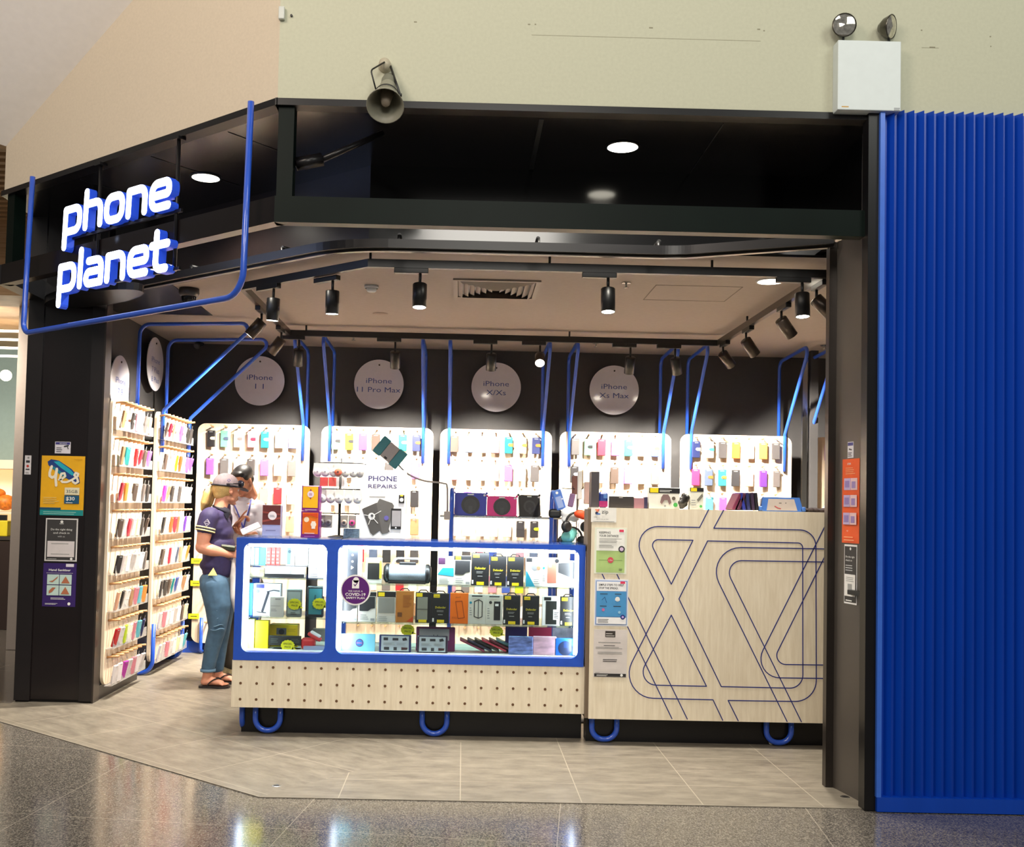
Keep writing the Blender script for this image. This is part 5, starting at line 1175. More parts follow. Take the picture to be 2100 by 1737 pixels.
# ================================================================== things standing on the glass counter
ZT1 = zT+.009
YT = 6.62
a = at(576, 1100, YT)
pbox('gift_box', 'dark red brown box with round white logo on the glass counter beside the man', 'box', (538, 1036, 575, 1104), 6.62, ZT1, (150, 150, 190), [('r', 0, 1, .36, 1, (92, 34, 32)), ('p', [(0, .5), (1, .62), (1, .56), (0, .44)], (140, 60, 50)), ('p', [(0, .8), (1, .72), (1, .68), (0, .74)], (130, 52, 44)), ('d', .55, .66, .24, (226, 214, 212)), ('l', .4, .7, .62, .7, 3, GRY), ('r', .2, .75, .16, .19, (110, 110, 150))], .08)
for px, lab, c1, sp_ in (((619, 996, 655, 1047), 'yellow and purple box, upper of the two on the glass counter', (244, 196, 30), [('r', .0, .06, 0, 1, (130, 30, 130)), ('r', 0, 1, 0, .1, (130, 30, 130)), ('r', .06, .92, .12, .96, (250, 190, 20)), ('p', [(.5, .45), (.66, .66), (.5, .88), (.34, .66)], (150, 30, 70)), ('d', .5, .66, .19, (236, 220, 236)), ('t', '22', .5, .62, .08, (150, 30, 120), 'c', True), ('l', .2, .9, .03, .08, 1, WHT)]),
                         ((617, 1048, 655, 1104), 'orange and purple box, lower of the two on the glass counter', (232, 110, 16), [('r', .0, 1, 0, 1, (120, 30, 120)), ('r', .08, .93, .14, .94, (238, 120, 16)), ('d', .3, .68, .14, (250, 230, 200)), ('d', .68, .5, .15, (252, 240, 220)), ('r', .58, .78, .34, .62, (252, 240, 220)), ('p', [(.1, .9), (.9, .92), (.9, .74), (.5, .84), (.1, .74)], (214, 70, 16)), ('l', .2, .8, .16, .22, 1, WHT), ('l', .2, .8, .04, .1, 1, (190, 120, 190))])):
    zb_ = ZT1 if px[1] > 1040 else at(637, 1048, 6.43).z+.001
    pbox('boxed_pack', lab, 'box', px, 6.43, zb_, (122, 30, 120), sp_, .10, bev=.004)
# repair poster
PR = [('t', 'PHONE', .17, .84, .073, (58, 56, 104), 'l', True, 1.15, .62), ('t', 'REPAIRS', .17, .735, .055, (84, 80, 116), 'l', True, 1.1, .62), ('t', 'ON THE SPOT', .3, .68, .018, GRY), ('l', .2, .65, .6, .64, 1, GRY),
      ('p', [(.05, .42), (.1, .44), (.36, .52), (.42, .5), (.66, .1), (.5, .06), (.44, .11), (.30, .04), (.24, .08)], (78, 76, 74)), ('p', [(.42, .58), (.70, .52), (.74, .48), (.62, .08), (.5, .06), (.36, .5)], (94, 92, 90)),
      ('d', .26, .32, .075, (220, 220, 220)), ('s', [(.26, .32), (.46, .4)], .012, WHT), ('s', [(.26, .32), (.1, .34)], .012, WHT), ('s', [(.26, .32), (.4, .22)], .012, WHT), ('s', [(.26, .32), (.2, .2)], .012, WHT), ('d', .27, .33, .03, (70, 70, 72)), ('d', .58, .3, .05, (96, 90, 160)),
      ('r', .68, .9, .14, .44, BLK), ('r', .7, .89, .18, .41, (158, 156, 160)), ('d', .79, .16, .018, WHT), ('r', .84, .96, .52, .64, BLK), ('d', .9, .57, .042, WHT), ('r', .87, .93, .62, .645, (220, 190, 60))]
pbox('repair_poster', 'white phone repairs poster with cracked phone picture standing on the glass counter', 'poster', (738, 964, 833, 1105), 6.60, ZT1, (240, 240, 240), PR, .004)
# spinner rack
rk = thing('accessory_rack', 'black spinner rack of white round grips on the glass counter', 'display rack', (at(695, 1100, 6.66).x, 6.66, ZT1))
rx_, ry_ = at(695, 1100, 6.66).x, 6.66
mb = MB(); mb.lathe([(0, .014), (.03, .013), (.07, .004), (.075, 0), (0, 0)], (rx_, ry_, ZT1), (0, 0, 1)); mb.build('base', M_black, rk)
ztop = at(695, 940, 6.66).z
mb = MB(); mb.cyl((rx_, ry_, ZT1), (rx_, ry_, ztop), .008); mb.build('pole', M_black, rk)
tiers = [at(695, y, 6.66).z for y in (950, 1003, 1053)]
for z in tiers:
    mb = MB(); mb.tube([(rx_+.145*math.cos(2*PI*k/24), ry_+.10*math.sin(2*PI*k/24), z) for k in range(24)], .0028, 6, closed=True)
    for k in range(8): a_ = 2*PI*k/8; mb.tube([(rx_, ry_, z), (rx_+.145*math.cos(a_), ry_+.10*math.sin(a_), z), (rx_+.165*math.cos(a_), ry_+.12*math.sin(a_), z-.005)], .0025, 6)
    mb.build('wire_tier', M_black, rk)
PW = {0: [(-.135, 'white'), (-.085, 'white'), (-.03, 'white'), (.0, 'orange'), (.045, 'white'), (.095, 'white'), (.135, 'silver')], 1: [(-.10, 'white'), (-.045, 'white'), (.01, 'white'), (.07, 'white'), (.125, 'white')], 2: [(-.1, 'grey'), (-.055, 'grey'), (.045, 'taupe'), (.095, 'magenta')]}
cc = dict(white=WHT, orange=(214, 110, 84), silver=(190, 186, 184), grey=(120, 118, 120), taupe=(170, 150, 136), magenta=(214, 70, 130))
ROW3 = ['top', 'middle', 'bottom']
for t_, L_ in PW.items():
    for k, (dx, c) in enumerate(L_):
        x = rx_+dx; yy = ry_-.125+abs(dx)*.25; zc_ = tiers[t_]-.055
        mb = MB(); mb.M = Matrix.Translation((x, yy, zc_))
        if t_ < 2:
            mb.poly([(u, 0, v) for u, v in [(-.026, .05), (-.03, 0)]+[(.032*math.cos(a_), -.004+.036*math.sin(a_)) for a_ in [PI+PI*q_/12 for q_ in range(13)]]+[(.03, 0), (.026, .05)]], .004, (0, -1, 0)); mb.i = 1; mb.lathe([(.024, 0), (.024, -.012), (.02, -.016), (0, -.016)], (0, -.004, -.006), (0, 1, 0), 20); mb.i = 2; mb.disc(0, -.006, .006, -.0205)
        else:
            mb.box(-.024, .024, -.004, 0, -.036, .045, .003, 1); mb.i = 1; mb.lathe([(.019, 0), (.019, -.01), (.015, -.014), (0, -.014)], (0, -.004, -.002), (0, 1, 0), 20); mb.i = 2; mb.disc(0, -.002, .009, -.0185)
        o = mb.build('phone_grip_pack', [col((228, 226, 222) if t_ < 2 else (150, 148, 140)), col(cc[c]), col((150, 150, 160) if c in ('white', 'silver') else (60, 56, 60))], loc=(x, yy, zc_))
        tag(o, f'{c} round phone grip on a card, {ORD[k]} along the {ROW3[t_]} tier of the spinner rack', 'phone grip', 'phone grips on the spinner rack')
for k, (dx, c) in enumerate(((-.115, (196, 70, 70)), (-.06, (220, 90, 84)), (-.01, (204, 196, 196)))):
    mb = MB(); x = rx_+dx; mb.box(x-.026, x+.026, ry_+.06, ry_+.08, tiers[0]-.15, tiers[0]-.09, .002, 1)
    tag(mb.build('hanging_pack', col(c), loc=(x, ry_+.07, tiers[0]-.15)), f'{["dark red", "bright red", "pale grey"][k]} pack hanging at the back of the spinner rack under its top tier', 'pack', 'packs at the back of the spinner rack')
q = at(719, 1100, 6.57); pbox('patterned_box', 'blue grey patterned box in front of the spinner rack base', 'box', (704, 1084, 736, 1105), 6.57, ZT1, mat('blue_grey_pattern', (92, 112, 130), .5, noise=.4, scale=80), (), .04)

# ================================================================== gondola behind the counter
YG = 8.0
gd = thing('low_gondola', 'low rack with blue tube ends behind the glass counter holding tablet cases', 'rack', (at(1030, 1060, YG).x, YG, 0))
gx0, gx1 = at(926, 1060, YG).x, at(1137, 1060, YG).x
zsh = at(1030, 1059, YG).z
mb = MB(); mb.box(gx0-.09, gx1+.16, YG-.06, YG+.24, zsh-.014, zsh); mb.build('top_shelf', M_chrome, gd)
for x, nm_ in ((gx0, 'end_tube'), (gx1, 'end_tube')):
    mb = MB(); zz_ = zsh+.2; mb.tube(fillet([(x-.03 if x > 0 else x, YG-.075, .0), (x-.03 if x > 0 else x, YG-.075, zz_), (x+.03 if x > 0 else x, YG+.26, zz_), (x+.03 if x > 0 else x, YG+.26, 0)], .09, n=8), .0165, 12); mb.build(nm_, M_blue, gd)
for k, z in enumerate((.35, .68)):
    mb = MB(); mb.box(gx0, gx1, YG-.05, YG+.05, z, z+.012); mb.build('shelf', M_board, gd)
def tabcase(px, c, n_, lean, lab, yaw_=0, ring=BLK, Y=YG):
    def bd(mb, w, h, mats):
        mb.poly([(x, .018, z) for x, z in rrect(0, w, 0, h, .022)], .018, (0, -1, 0))
        for cx in (0, w):
            for cz in (0, h): mb.box(cx-.008, cx+.008, -.003, .02, cz-.008, cz+.008, .004, 1)
    return pbox('rugged_tablet_case', lab, 'tablet case', px, Y, zsh+.002, c, [('d', .5, .47, .29, ring), ('d', .5, .47, .2, (38, 38, 42)), ('r', .44, .56, .12, .42, (50, 50, 54)), ('r', .4, .6, .9, .95, WHT), ('d', .93, .9, .035, (220, 214, 220))], lean=lean, build=bd, group='rugged tablet cases on the gondola', yaw_=yaw_)
tabcase((932, 1010, 998, 1056), (30, 44, 160), 'blue', .16, 'royal blue rugged tablet case with black round stand on the shelf')
tabcase((999, 1017, 1060, 1057), (220, 22, 128), 'pink', .16, 'hot pink rugged tablet case with black round stand on the shelf')
tabcase((1066, 1014, 1112, 1058), (26, 24, 26), 'black', .22, 'black rugged tablet case with round stand on the shelf', yaw_=.25, ring=(50, 50, 54))
# flexible phone holder
fh = thing('phone_holder', 'grey bendy-neck phone holder with a teal pad clamped to the shelf end', 'phone holder', (gx0-.05, YG-.05, zsh))
p = [at(917, 1057, YG-.05), at(917, 1000, YG-.06), at(908, 991, YG-.07), at(870, 986, YG-.10), at(838, 973, YG-.12), at(817, 953, YG-.13), at(800, 930, YG-.13)]
def catmull(P, n=6):
    out = []
    for i in range(len(P)-1):
        a0 = P[max(i-1, 0)]; a1 = P[i]; a2 = P[i+1]; a3 = P[min(i+2, len(P)-1)]
        for k in range(n):
            t = k/n; out.append(.5*((2*a1)+(-a0+a2)*t+(2*a0-5*a1+4*a2-a3)*t*t+(-a0+3*a1-3*a2+a3)*t**3))
    return out+[P[-1]]
mb = MB(); mb.tube(catmull(p), .0075, 10); mb.build('neck', mat('pale_grey_rubber', (176, 166, 160), .5), fh)
mb = MB(); mb.box(p[0].x-.025, p[0].x+.025, YG-.09, YG+.0, zsh-.035, zsh+.03, .004); mb.build('clamp', mat('pale_grey_rubber', (176, 166, 160), .5), fh)
mb = MB(); mb.M = Matrix.Translation(at(800, 928, YG-.16)) @ Matrix.Rotation(math.radians(38), 4, 'Y')
mb.box(-.115, -.045, -.012, 0, -.075, .075, .006); mb.box(.045, .115, -.012, 0, -.075, .075, .006); mb.build('pad', mat('teal_pad', (60, 132, 138), .5), fh)
mb = MB(); mb.M = Matrix.Translation(at(800, 928, YG-.16)) @ Matrix.Rotation(math.radians(38), 4, 'Y'); mb.box(-.045, .045, -.016, .004, -.068, .068, .005); mb.i = 1; mb.box(-.012, .012, -.019, -.015, -.06, -.045); mb.build('cradle', [mat('pale_grey_rubber', (176, 166, 160), .5), M_black], fh)

# ================================================================== hanging goods between the counters
def blobobj(name, label, cat, mb, m, base, voxel=.008, group=None, parent=None, it=4):
    o = mb.build(name, m, parent, loc=None if parent else base)
    r = o.modifiers.new('remesh', 'REMESH'); r.mode = 'VOXEL'; r.voxel_size = voxel; r.use_smooth_shade = True
    s_ = o.modifiers.new('smooth', 'SMOOTH'); s_.factor = .5; s_.iterations = it
    if label: tag(o, label, cat, group)
    return o
YH = 7.0
hr = thing('hook_rack', 'wire hook rack beside the oak counter holding hanging accessories', 'rack', (at(1185, 1060, 7.1).x, 7.1, 0))
hx = at(1185, 1060, 7.1).x
mb = MB(); mb.cyl((hx, 7.12, 0), (hx, 7.12, at(1185, 985, 7.1).z), .01); mb.build('pole', M_chrome, hr)
mb = MB(); mb.lathe([(0, .02), (.16, .01), (.17, 0), (0, 0)], (hx, 7.12, 0), (0, 0, 1)); mb.build('base', M_black, hr)
for y_ in (1003, 1062):
    zz_ = at(1185, y_, 7.1).z
    for dx in (-.12, -.05, .02): mb = MB(); mb.tube([(hx, 7.12, zz_), (hx+dx, 7.0, zz_), (hx+dx, 6.98, zz_+.015)], .003, 6); mb.build('hook', M_black, hr)
def hang(px, py0, py1, w, c, lab, nm_, cat, Y=7.0, rot=0, bev=.008, m=None, spec=()):
    t = at(px, py0, Y); b = at(px, py1, Y); h = t.z-b.z; ww = w*Y/2100
    mb = MB(); mb.M = Matrix.Translation((t.x, Y, (t.z+b.z)/2)) @ Matrix.Rotation(rot, 4, 'Y') @ Matrix.Translation((-ww/2, 0, -h/2)); mats = [m or col(c)]
    mb.box(0, ww, -.02, 0, 0, h, min(bev, ww*.3, h*.3), 3); art(mb, ww, h, spec, mats, y0=-.0205)
    return tag(mb.build(nm_, mats, loc=(t.x, Y, (t.z+b.z)/2)), lab, cat, 'accessories hanging by the oak counter')
hang(1146, 1004, 1046, 20, (72, 112, 190), 'blue phone pouch hanging above the right end of the shelf', 'phone_pouch', 'phone pouch', rot=-.3, spec=[('r', .2, .8, .1, .66, (140, 160, 206)), ('d', .5, .85, .14, WHT), ('d', .85, .5, .07, WHT)])
hang(1138, 1044, 1062, 26, (16, 16, 18), 'black soft pouch below the blue phone pouch', 'black_pouch', 'pouch', bev=.02)
hang(1179, 976, 1014, 13, (120, 80, 70), 'brown slim pack hanging high beside the grey upright box', 'slim_pack', 'pack', Y=7.06)
hang(1189, 966, 1024, 10, (226, 222, 216), 'white slim pack hanging high beside the grey upright box', 'slim_pack', 'pack', Y=7.05)
hang(1205, 988, 1034, 15, (190, 160, 152), 'pinkish clear slim pack hanging beside the grey upright box', 'slim_pack', 'pack', Y=7.05)
hang(1172, 1012, 1040, 12, (120, 92, 128), 'plum slim pack hanging above the white bag', 'slim_pack', 'pack', Y=7.05, rot=.2)
mb = MB(); q = at(1166, 1053, 6.98); mb.ball(q, .055, .04, .045); mb.ball(q+Vector((.04, 0, -.02)), .035, .03, .04); mb.ball(q+Vector((-.02, 0, -.04)), .03, .03, .03); blobobj('white_plush', 'white rounded soft item hanging left of the orange pack', 'soft toy', mb, M_white, q)
mb = MB(); q = at(1190, 1054, 6.90); mb.ball(q, .045, .03, .03); mb.ball(q+Vector((.02, 0, -.015)), .03, .03, .025); blobobj('orange_plush', 'bright orange rounded soft item hanging beside the oak counter edge', 'soft toy', mb, col((226, 76, 30)), q)
mb = MB(); q = at(1165, 1102, 6.97); mb.ball(q, .05, .04, .04); mb.ball(q+Vector((.03, 0, .03)), .035, .03, .035); blobobj('teal_plush', 'teal rounded soft item low by the right end of the glass counter', 'soft toy', mb, col((110, 190, 184)), q)
def headphones(q, c, lab):
    t = thing('headphones', lab, 'headphones', q, 'headphones hanging by the oak counter')
    mb = MB(); mb.tube([q+Vector((.07*math.cos(a_), .02*math.cos(a_), .075*math.sin(a_)+.02)) for a_ in [PI*k/14 for k in range(15)]], .008, 8); mb.build('headband', col(c, .35), t)
    for s_ in (-1, 1): mb = MB(); mb.lathe([(0, -.012), (.034, -.01), (.04, .0), (.036, .018), (.02, .026), (0, .026)], q+Vector((s_*.07, s_*.02-.01, .0)), (-s_*.5, -.8, 0)); mb.build('ear_cup', col(c, .4), t)
headphones(at(1181, 1080, 6.93), (20, 20, 22), 'black headphones hanging between the two counters')
headphones(at(1173, 1110, 7.03), (22, 22, 30), 'lower dark headphones hanging between the two counters')
# grey upright box and goods on the oak counter
ZT2 = zt2+.0
Y3 = 6.37
def top(nm_, lab, px, c, spec=(), cat='box', depth=.06, Y=Y3, **k): return pbox(nm_, lab, cat, px, Y, ZT2, c, spec, depth, 'goods on top of the oak counter', **k)
top('upright_box', 'tall charcoal upright box at the left end of the oak counter top', (1213, 967, 1229, 1040), (62, 58, 62), (), depth=.12)
top('small_bag', 'navy and magenta soft pack beside the tall charcoal box', (1228, 1009, 1247, 1040), (34, 58, 130), [('r', .05, .95, .04, .42, (150, 30, 96)), ('r', .5, .9, .6, .85, (80, 120, 180))], bev=.012)
top('black_tablet', 'flat black device standing on the oak counter top left half', (1249, 1018, 1300, 1041), (46, 42, 42), [('r', .4, .55, .85, .95, GRY)], depth=.02)
top('mauve_box', 'small mauve box right of the flat black device', (1300, 1021, 1321, 1041), (160, 116, 124), (), depth=.05)
top('navy_box', 'thin dark navy box next to the mauve box', (1321, 1019, 1328, 1042), (44, 40, 70), (), depth=.05)
top('controller_box', 'white box with black top showing a game controller on the oak counter', (1331, 1000, 1394, 1043), (228, 226, 214), [('r', 0, 1, .74, .98, BLK), ('r', .03, .3, .76, .97, YEL), ('l', .34, .74, .8, .92, 2, WHT), ('p', [(.36, .3), (.4, .55), (.46, .68), (.62, .68), (.68, .55), (.72, .3), (.66, .2), (.6, .42), (.5, .42), (.42, .22)], (120, 96, 96)), ('d', .8, .5, .06, (90, 80, 70)), ('d', .86, .2, .07, (60, 150, 70)), ('d', .52, .14, .035, GRY)])
mb = MB(); q = at(1403, 1030, Y3)
for k in range(7): mb.ball((q.x+random.uniform(-.02, .02), Y3+random.uniform(0, .04), ZT2+.02+.011*k), .028-.0015*k, .02, .018)
blobobj('black_bag', 'crumpled black plastic bag between the two white boxes', 'bag', mb, mat('crumpled_black_plastic', (30, 28, 26), .35, noise=.5, scale=60, bump=1), (q.x, Y3, ZT2), .006, 'goods on top of the oak counter', it=1)
top('accessory_box', 'narrow white box with black yellow header right of the black bag', (1415, 1000, 1443, 1044), (222, 222, 206), [('r', 0, 1, .82, 1, BLK), ('r', .06, .5, .83, .98, YEL), ('p', [(.5, .45), (.9, .75), (.95, .6), (.6, .35)], (110, 110, 100)), ('l', .1, .5, .2, .5, 3, GRY), ('d', .8, .15, .1, (60, 150, 70))])
TABS = [((1497, 1511), .42, (96, 30, 60), 'burgundy'), ((1508, 1521), .36, (70, 24, 50), 'dark plum'), ((1521, 1533), -.22, (30, 40, 130), 'royal blue'), ((1531, 1542), -.14, (34, 40, 90), 'navy'), ((1541, 1550), -.1, (50, 36, 60), 'aubergine'), ((1549, 1558), -.1, (30, 28, 34), 'black')]
for k, ((x0, x1), ln, c, n_) in enumerate(TABS):
    a = at((x0+x1)/2, 1040, Y3); hh = .11
    mb = MB(); mb.M = Matrix.Translation((a.x, Y3, ZT2+.004)) @ Matrix.Rotation(ln, 4, 'Y'); mb.box(-.010, .010, 0, .17, 0, hh, .004, 2)
    tag(mb.build('tablet_folio', col(c, .4), loc=(a.x, Y3+.08, ZT2)), f'{n_} tablet folio standing edge-on in the leaning group on the oak counter', 'tablet folio', 'edge-on tablet folios on the oak counter')
def bdk(mb, w, h, mats):
    mb.poly([(x, .03, z) for x, z in [(0, 0), (w, 0), (w*.93, h), (w*.07, h)]], .03, (0, -1, 0)); 
    for cx in (.0, w): mb.box(cx-.012, cx+.012, -.014, .02, 0, .03, .006, 2)
top('kids_tablet', 'blue framed chunky tablet case with grey face screen on the oak counter', (1560, 1019, 1648, 1047), (40, 84, 150), [('p', [(.14, .06), (.86, .06), (.8, .88), (.2, .88)], (150, 140, 132)), ('r', .44, .5, .56, .62, (80, 74, 70)), ('d', .6, .6, .012, DK), ('s', [(.34, .36), (.4, .24), (.47, .2)], .018, (150, 40, 50))], cat='tablet case', build=bdk, lean=.25)
bpy.context.view_layer.update()
mb = MB(); q = at(1675, 1045, Y3)
for k in range(9): mb.ball((q.x-.08+.02*k, Y3+random.uniform(0, .05), ZT2+.012), .022, .03, .012+.006*random.random())
blobobj('dark_cloth', 'low black cloth lying near the right end of the oak counter', 'cloth', mb, col((36, 22, 22), .8), (q.x, Y3, ZT2), .006, 'goods on top of the oak counter', it=2)
a = at(1706, 1040, Y3); mb = MB(); mb.M = Matrix.Translation((a.x+.0, Y3, ZT2)) @ Matrix.Rotation(.45, 4, 'Y'); mb.box(-.012, .012, 0, .17, 0.006, .11, .004, 2); mb.i = 1; mb.box(-.0125, -.0115, .01, .16, .016, .10)
tag(mb.build('tablet_folio', [col((120, 24, 50), .4), M_white], loc=(a.x, Y3+.08, ZT2)), 'red and white tablet folio leaning at the door jamb end of the oak counter', 'tablet folio')
# small floor items
q = onz(1580, 1526, 0); mb = MB(); mb.ball((q.x, q.y-.02, .012), .016, .014, .012); tag(mb.build('paper_scrap', M_white, loc=(q.x, q.y, 0)), 'small crumpled white scrap on the floor by the right blue foot', 'paper scrap')
for px, py, lab in ((567, 1611, 'small round metal floor socket near the splayed floor edge'), (1733, 1634, 'small round metal floor socket beside the door jamb')):
    q = onz(px, py, 0); mb = MB(); mb.lathe([(.014, .0), (.02, .002), (.024, 0)], q, (0, 0, 1)); mb.i = 1; mb.lathe([(.014, .0008), (0, .0008)], q, (0, 0, 1)); tag(mb.build('floor_bolt', [M_chrome, M_black], loc=q), lab, 'floor socket', 'floor sockets at the shop opening')

# ================================================================== people
def add_hand(mb, M, side, curls, thumb=.6, k=1.0):
    """hand in local frame M: wrist at origin, fingers along +x, palm faces -z, thumb towards +y*side"""
    P = lambda x, y, z: M @ Vector((x*k, y*k*side, z*k))
    mb.cap(P(.0, 0, 0), P(.02, 0, 0), .023*k, .024*k)
    for i, y in enumerate((.024, .008, -.008, -.023)): mb.cap(P(.015, y*.7, 0), P(.078-.004*abs(i-1), y, 0), .014*k, .0115*k, 10)
    Ls = ((.040, .024, .019), (.045, .028, .02), (.042, .026, .019), (.032, .020, .017))
    for i, y in enumerate((.026, .0085, -.0085, -.0245)):
        p_ = Vector((.080-.004*abs(i-1), y, 0)); a_ = 0; r = (.0092, .0094, .009, .008)[i]; pts = [P(*p_)]; c = curls[i]
        for L_ in Ls[i]: a_ += c; p_ = p_+Vector((math.cos(a_)*L_, 0, -math.sin(a_)*L_)); pts.append(P(*p_))
        mb.chain(pts, [r*k, r*k*.95, r*k*.88, r*k*.78], 10)
    t0 = Vector((.018, .024, -.004)); t1 = t0+Vector((.034, .026*thumb+.012, -.008)); t2 = t1+Vector((.030, .006, -.008)); t3 = t2+Vector((.024, -.004, -.005))
    mb.chain([P(*t0), P(*t1), P(*t2), P(*t3)], [.016*k, .0125*k, .0105*k, .0085*k], 10)
def add_head(mb, M):
    P = lambda x, y, z: M @ Vector((x, y, z)); R_ = M.to_3x3()
    mb.ball(P(0, -.016, .034), .076, .097, .084, 20, 14, R_)
    mb.ball(P(0, .028, -.02), .062, .064, .085, 18, 12, R_)
    mb.ball(P(0, .03, -.075), .044, .048, .034, 16, 10, R_)
    mb.ball(P(0, .066, -.096), .021, .018, .016, 12, 8, R_)
    for s_ in (-1, 1):
        mb.ball(P(s_*.036, .062, -.028), .024, .022, .024, 12, 8, R_)
        mb.ball(P(s_*.05, .01, -.066), .02, .034, .022, 12, 8, R_)
        mb.ball(P(s_*.076, -.008, -.004), .009, .020, .032, 12, 8, R_)
        mb.cap(P(s_*.012, .09, .028), P(s_*.046, .076, .03), .009, .008)
    mb.cap(P(0, .094, .022), P(0, .112, -.022), .009, .0135); mb.ball(P(.012, .1, -.027), .009); mb.ball(P(-.012, .1, -.027), .009)
    mb.cap(P(-.016, .088, -.056), P(.016, .088, -.056), .009, .009); mb.cap(P(-.012, .085, -.066), P(.012, .085, -.066), .009, .009)
    mb.cap(P(0, -.03, -.05), P(0, -.045, -.15), .054, .056)
def face_parts(body, M, brow, lip, iris=(60, 44, 34)):
    P = lambda x, y, z: M @ Vector((x, y, z)); R_ = M.to_3x3()
    for s_ in (-1, 1):
        mb = MB(); mb.ball(P(s_*.031, .071, .010), .0125, .0125, .0115, 12, 8, R_); e = mb.build('eye', col((232, 226, 220), .2), body)
        mb = MB(); mb.ball(P(s_*.031, .0795, .009), .0055, .005, .0055, 10, 8, R_); mb.build('iris', col(iris, .1), e) if not body.parent else mb.build('iris', col(iris, .1), body)
        mb = MB(); mb.chain([P(s_*.014, .096, .027), P(s_*.032, .093, .033), P(s_*.050, .080, .027)], [.0035, .004, .0028], 8); mb.build('eyebrow', col(brow, .8), body)
    mb = MB(); mb.chain([P(-.022, .090, -.060), P(0, .0985, -.059), P(.022, .090, -.060)], [.003, .0052, .003], 8); mb.build('lips', col(lip, .45), body)
def head_mat(pos, fwd, roll_=0):
    f = Vector(fwd).normalized(); r = f.cross(Vector((0, 0, 1))).normalized(); u = r.cross(f)
    return Matrix(((r.x, f.x, u.x, pos[0]), (r.y, f.y, u.y, pos[1]), (r.z, f.z, u.z, pos[2]), (0, 0, 0, 1))) @ Matrix.Rotation(roll_, 4, 'Y')
def hand_mat(wrist, along, palm_normal):
    """x along the fingers, -z is the palm side"""
    x = Vector(along).normalized(); z = -Vector(palm_normal).normalized(); z = (z-x*z.dot(x)).normalized(); y = z.cross(x)
    return Matrix(((x.x, y.x, z.x, wrist[0]), (x.y, y.y, z.y, wrist[1]), (x.z, y.z, z.z, wrist[2]), (0, 0, 0, 1)))
M_skinW = mat('fair_skin', (208, 144, 116), .5, noise=.05, scale=30); M_skinW.node_tree.nodes['Principled BSDF'].inputs['Subsurface Weight'].default_value = .08
M_skinM = mat('tan_skin', (186, 124, 92), .5, noise=.05, scale=30)
# ---- woman
YW = 8.02
W = lambda px, py, dy=0: at(px, py, YW+dy)
wm = thing('person', 'woman in grey cap, navy polo, blue jeans and black thongs standing at the counter', 'person', (W(440, 1400).x, YW, 0))
HW = head_mat(W(466, 1006, .03), (.74, .66, -.08))
nearA = [W(428, 1062, -.14), W(414, 1122, -.17), W(470, 1137, -.10)]
farA = [W(458, 1062, .20), W(455, 1120, .25), W(480, 1128, .05)]
footN, footF = W(424, 1398, -.02), W(446, 1393, .17)
footN.z = footF.z = 0
mb = MB(); add_head(mb, HW)
mb.cap(HW @ Vector((0, -.04, -.12)), W(450, 1060), .055, .06); mb.ball(W(446, 1075), .07, .13, .07)
mb.chain([nearA[0], W(420, 1092, -.16), nearA[1]], [.062, .057, .046]); mb.chain([nearA[1], W(432, 1128, -.16), nearA[2]], [.050, .047, .029])
mb.chain([farA[0], farA[1]], [.06, .044]); mb.chain([farA[1], farA[2]], [.046, .028])
add_hand(mb, hand_mat(nearA[2], (1, .12, .05), (.1, 1, .1)), 1, (.5, .55, .6, .6), .5, .92)
add_hand(mb, hand_mat(farA[2], (1, -.3, -.1), (0, -1, 0)), -1, (.4, .5, .5, .5), .5, .92)
mb.cap(W(445, 1085), W(445, 1170), .09, .10)
for ft, kn, hp in ((footN, W(446, 1290, -.08), W(441, 1200, -.09)), (footF, W(453, 1288, .13), W(450, 1200, .09))):
    an = ft+Vector((.0, 0, .085))
    mb.chain([hp, kn, an], [.085, .056, .036])
    mb.cap(an, ft+Vector((-.012, 0, .052)), .036, .032); mb.cap(ft+Vector((-.018, 0, .044)), ft+Vector((.055, 0, .050)), .030, .030); mb.cap(ft+Vector((.04, 0, .052)), ft+Vector((.118, -.004, .036)), .032, .022)
    for i in range(5): mb.cap(ft+Vector((.11, .026-.0125*i-.004, .034)), ft+Vector((.157-.007*i if ft is footN else .157-.007*i, (.026-.0125*i)*1.15-.004, .026)), .0105-.0005*i, .0105-.0009*i, 8)
body = blobobj('body', None, None, mb, M_skinW, None, .0055, parent=wm, it=4)
# lowered sole
for ft, nm_ in ((footN, 'sandal'), (footF, 'sandal')):
    pts = []
    outl = [(-.062, .0), (-.058, .026), (-.03, .036), (.03, .034), (.08, .046), (.13, .048), (.165, .034), (.178, .01), (.172, -.02), (.15, -.044), (.10, -.050), (.04, -.036), (-.02, -.036), (-.055, -.028)]
    mb = MB(); mb.poly([ft+Vector((x, y, .0015)) for x, y in outl], .015, (0, 0, 1)); s_ = mb.build(nm_, mat('black_rubber', (26, 18, 18), .6), wm)
    mb = MB(); tp = ft+Vector((.118, .012, .016))
    for sd in (-1, 1): mb.tube(catmull([tp, ft+Vector((.105, .008, .066)), ft+Vector((.07, sd*.030, .072)), ft+Vector((.03, sd*.040, .045)), ft+Vector((.012, sd*.040, .016))], 4), .0045, 8)
    mb.build('strap', mat('black_rubber', (26, 18, 18), .6), s_)
mb = MB()
mb.ball(W(443, 1082), .118, .165, .15); mb.ball(W(447, 1060, .01), .085, .17, .065); mb.ball(W(458, 1094, .0), .080, .13, .08)
mb.cap(W(446, 1110), W(447, 1145), .115, .118); mb.ball(W(449, 1118), .125, .15, .10); mb.ball(W(444, 1158), .128, .165, .075); mb.ball(W(446, 1140, .09), .10, .09, .12); mb.ball(W(446, 1140, -.07), .10, .09, .12)
mb.cap(W(446, 1150, -.04), W(445, 1168, -.04), .118, .114); mb.cap(W(446, 1150, .05), W(445, 1168, .05), .118, .114)
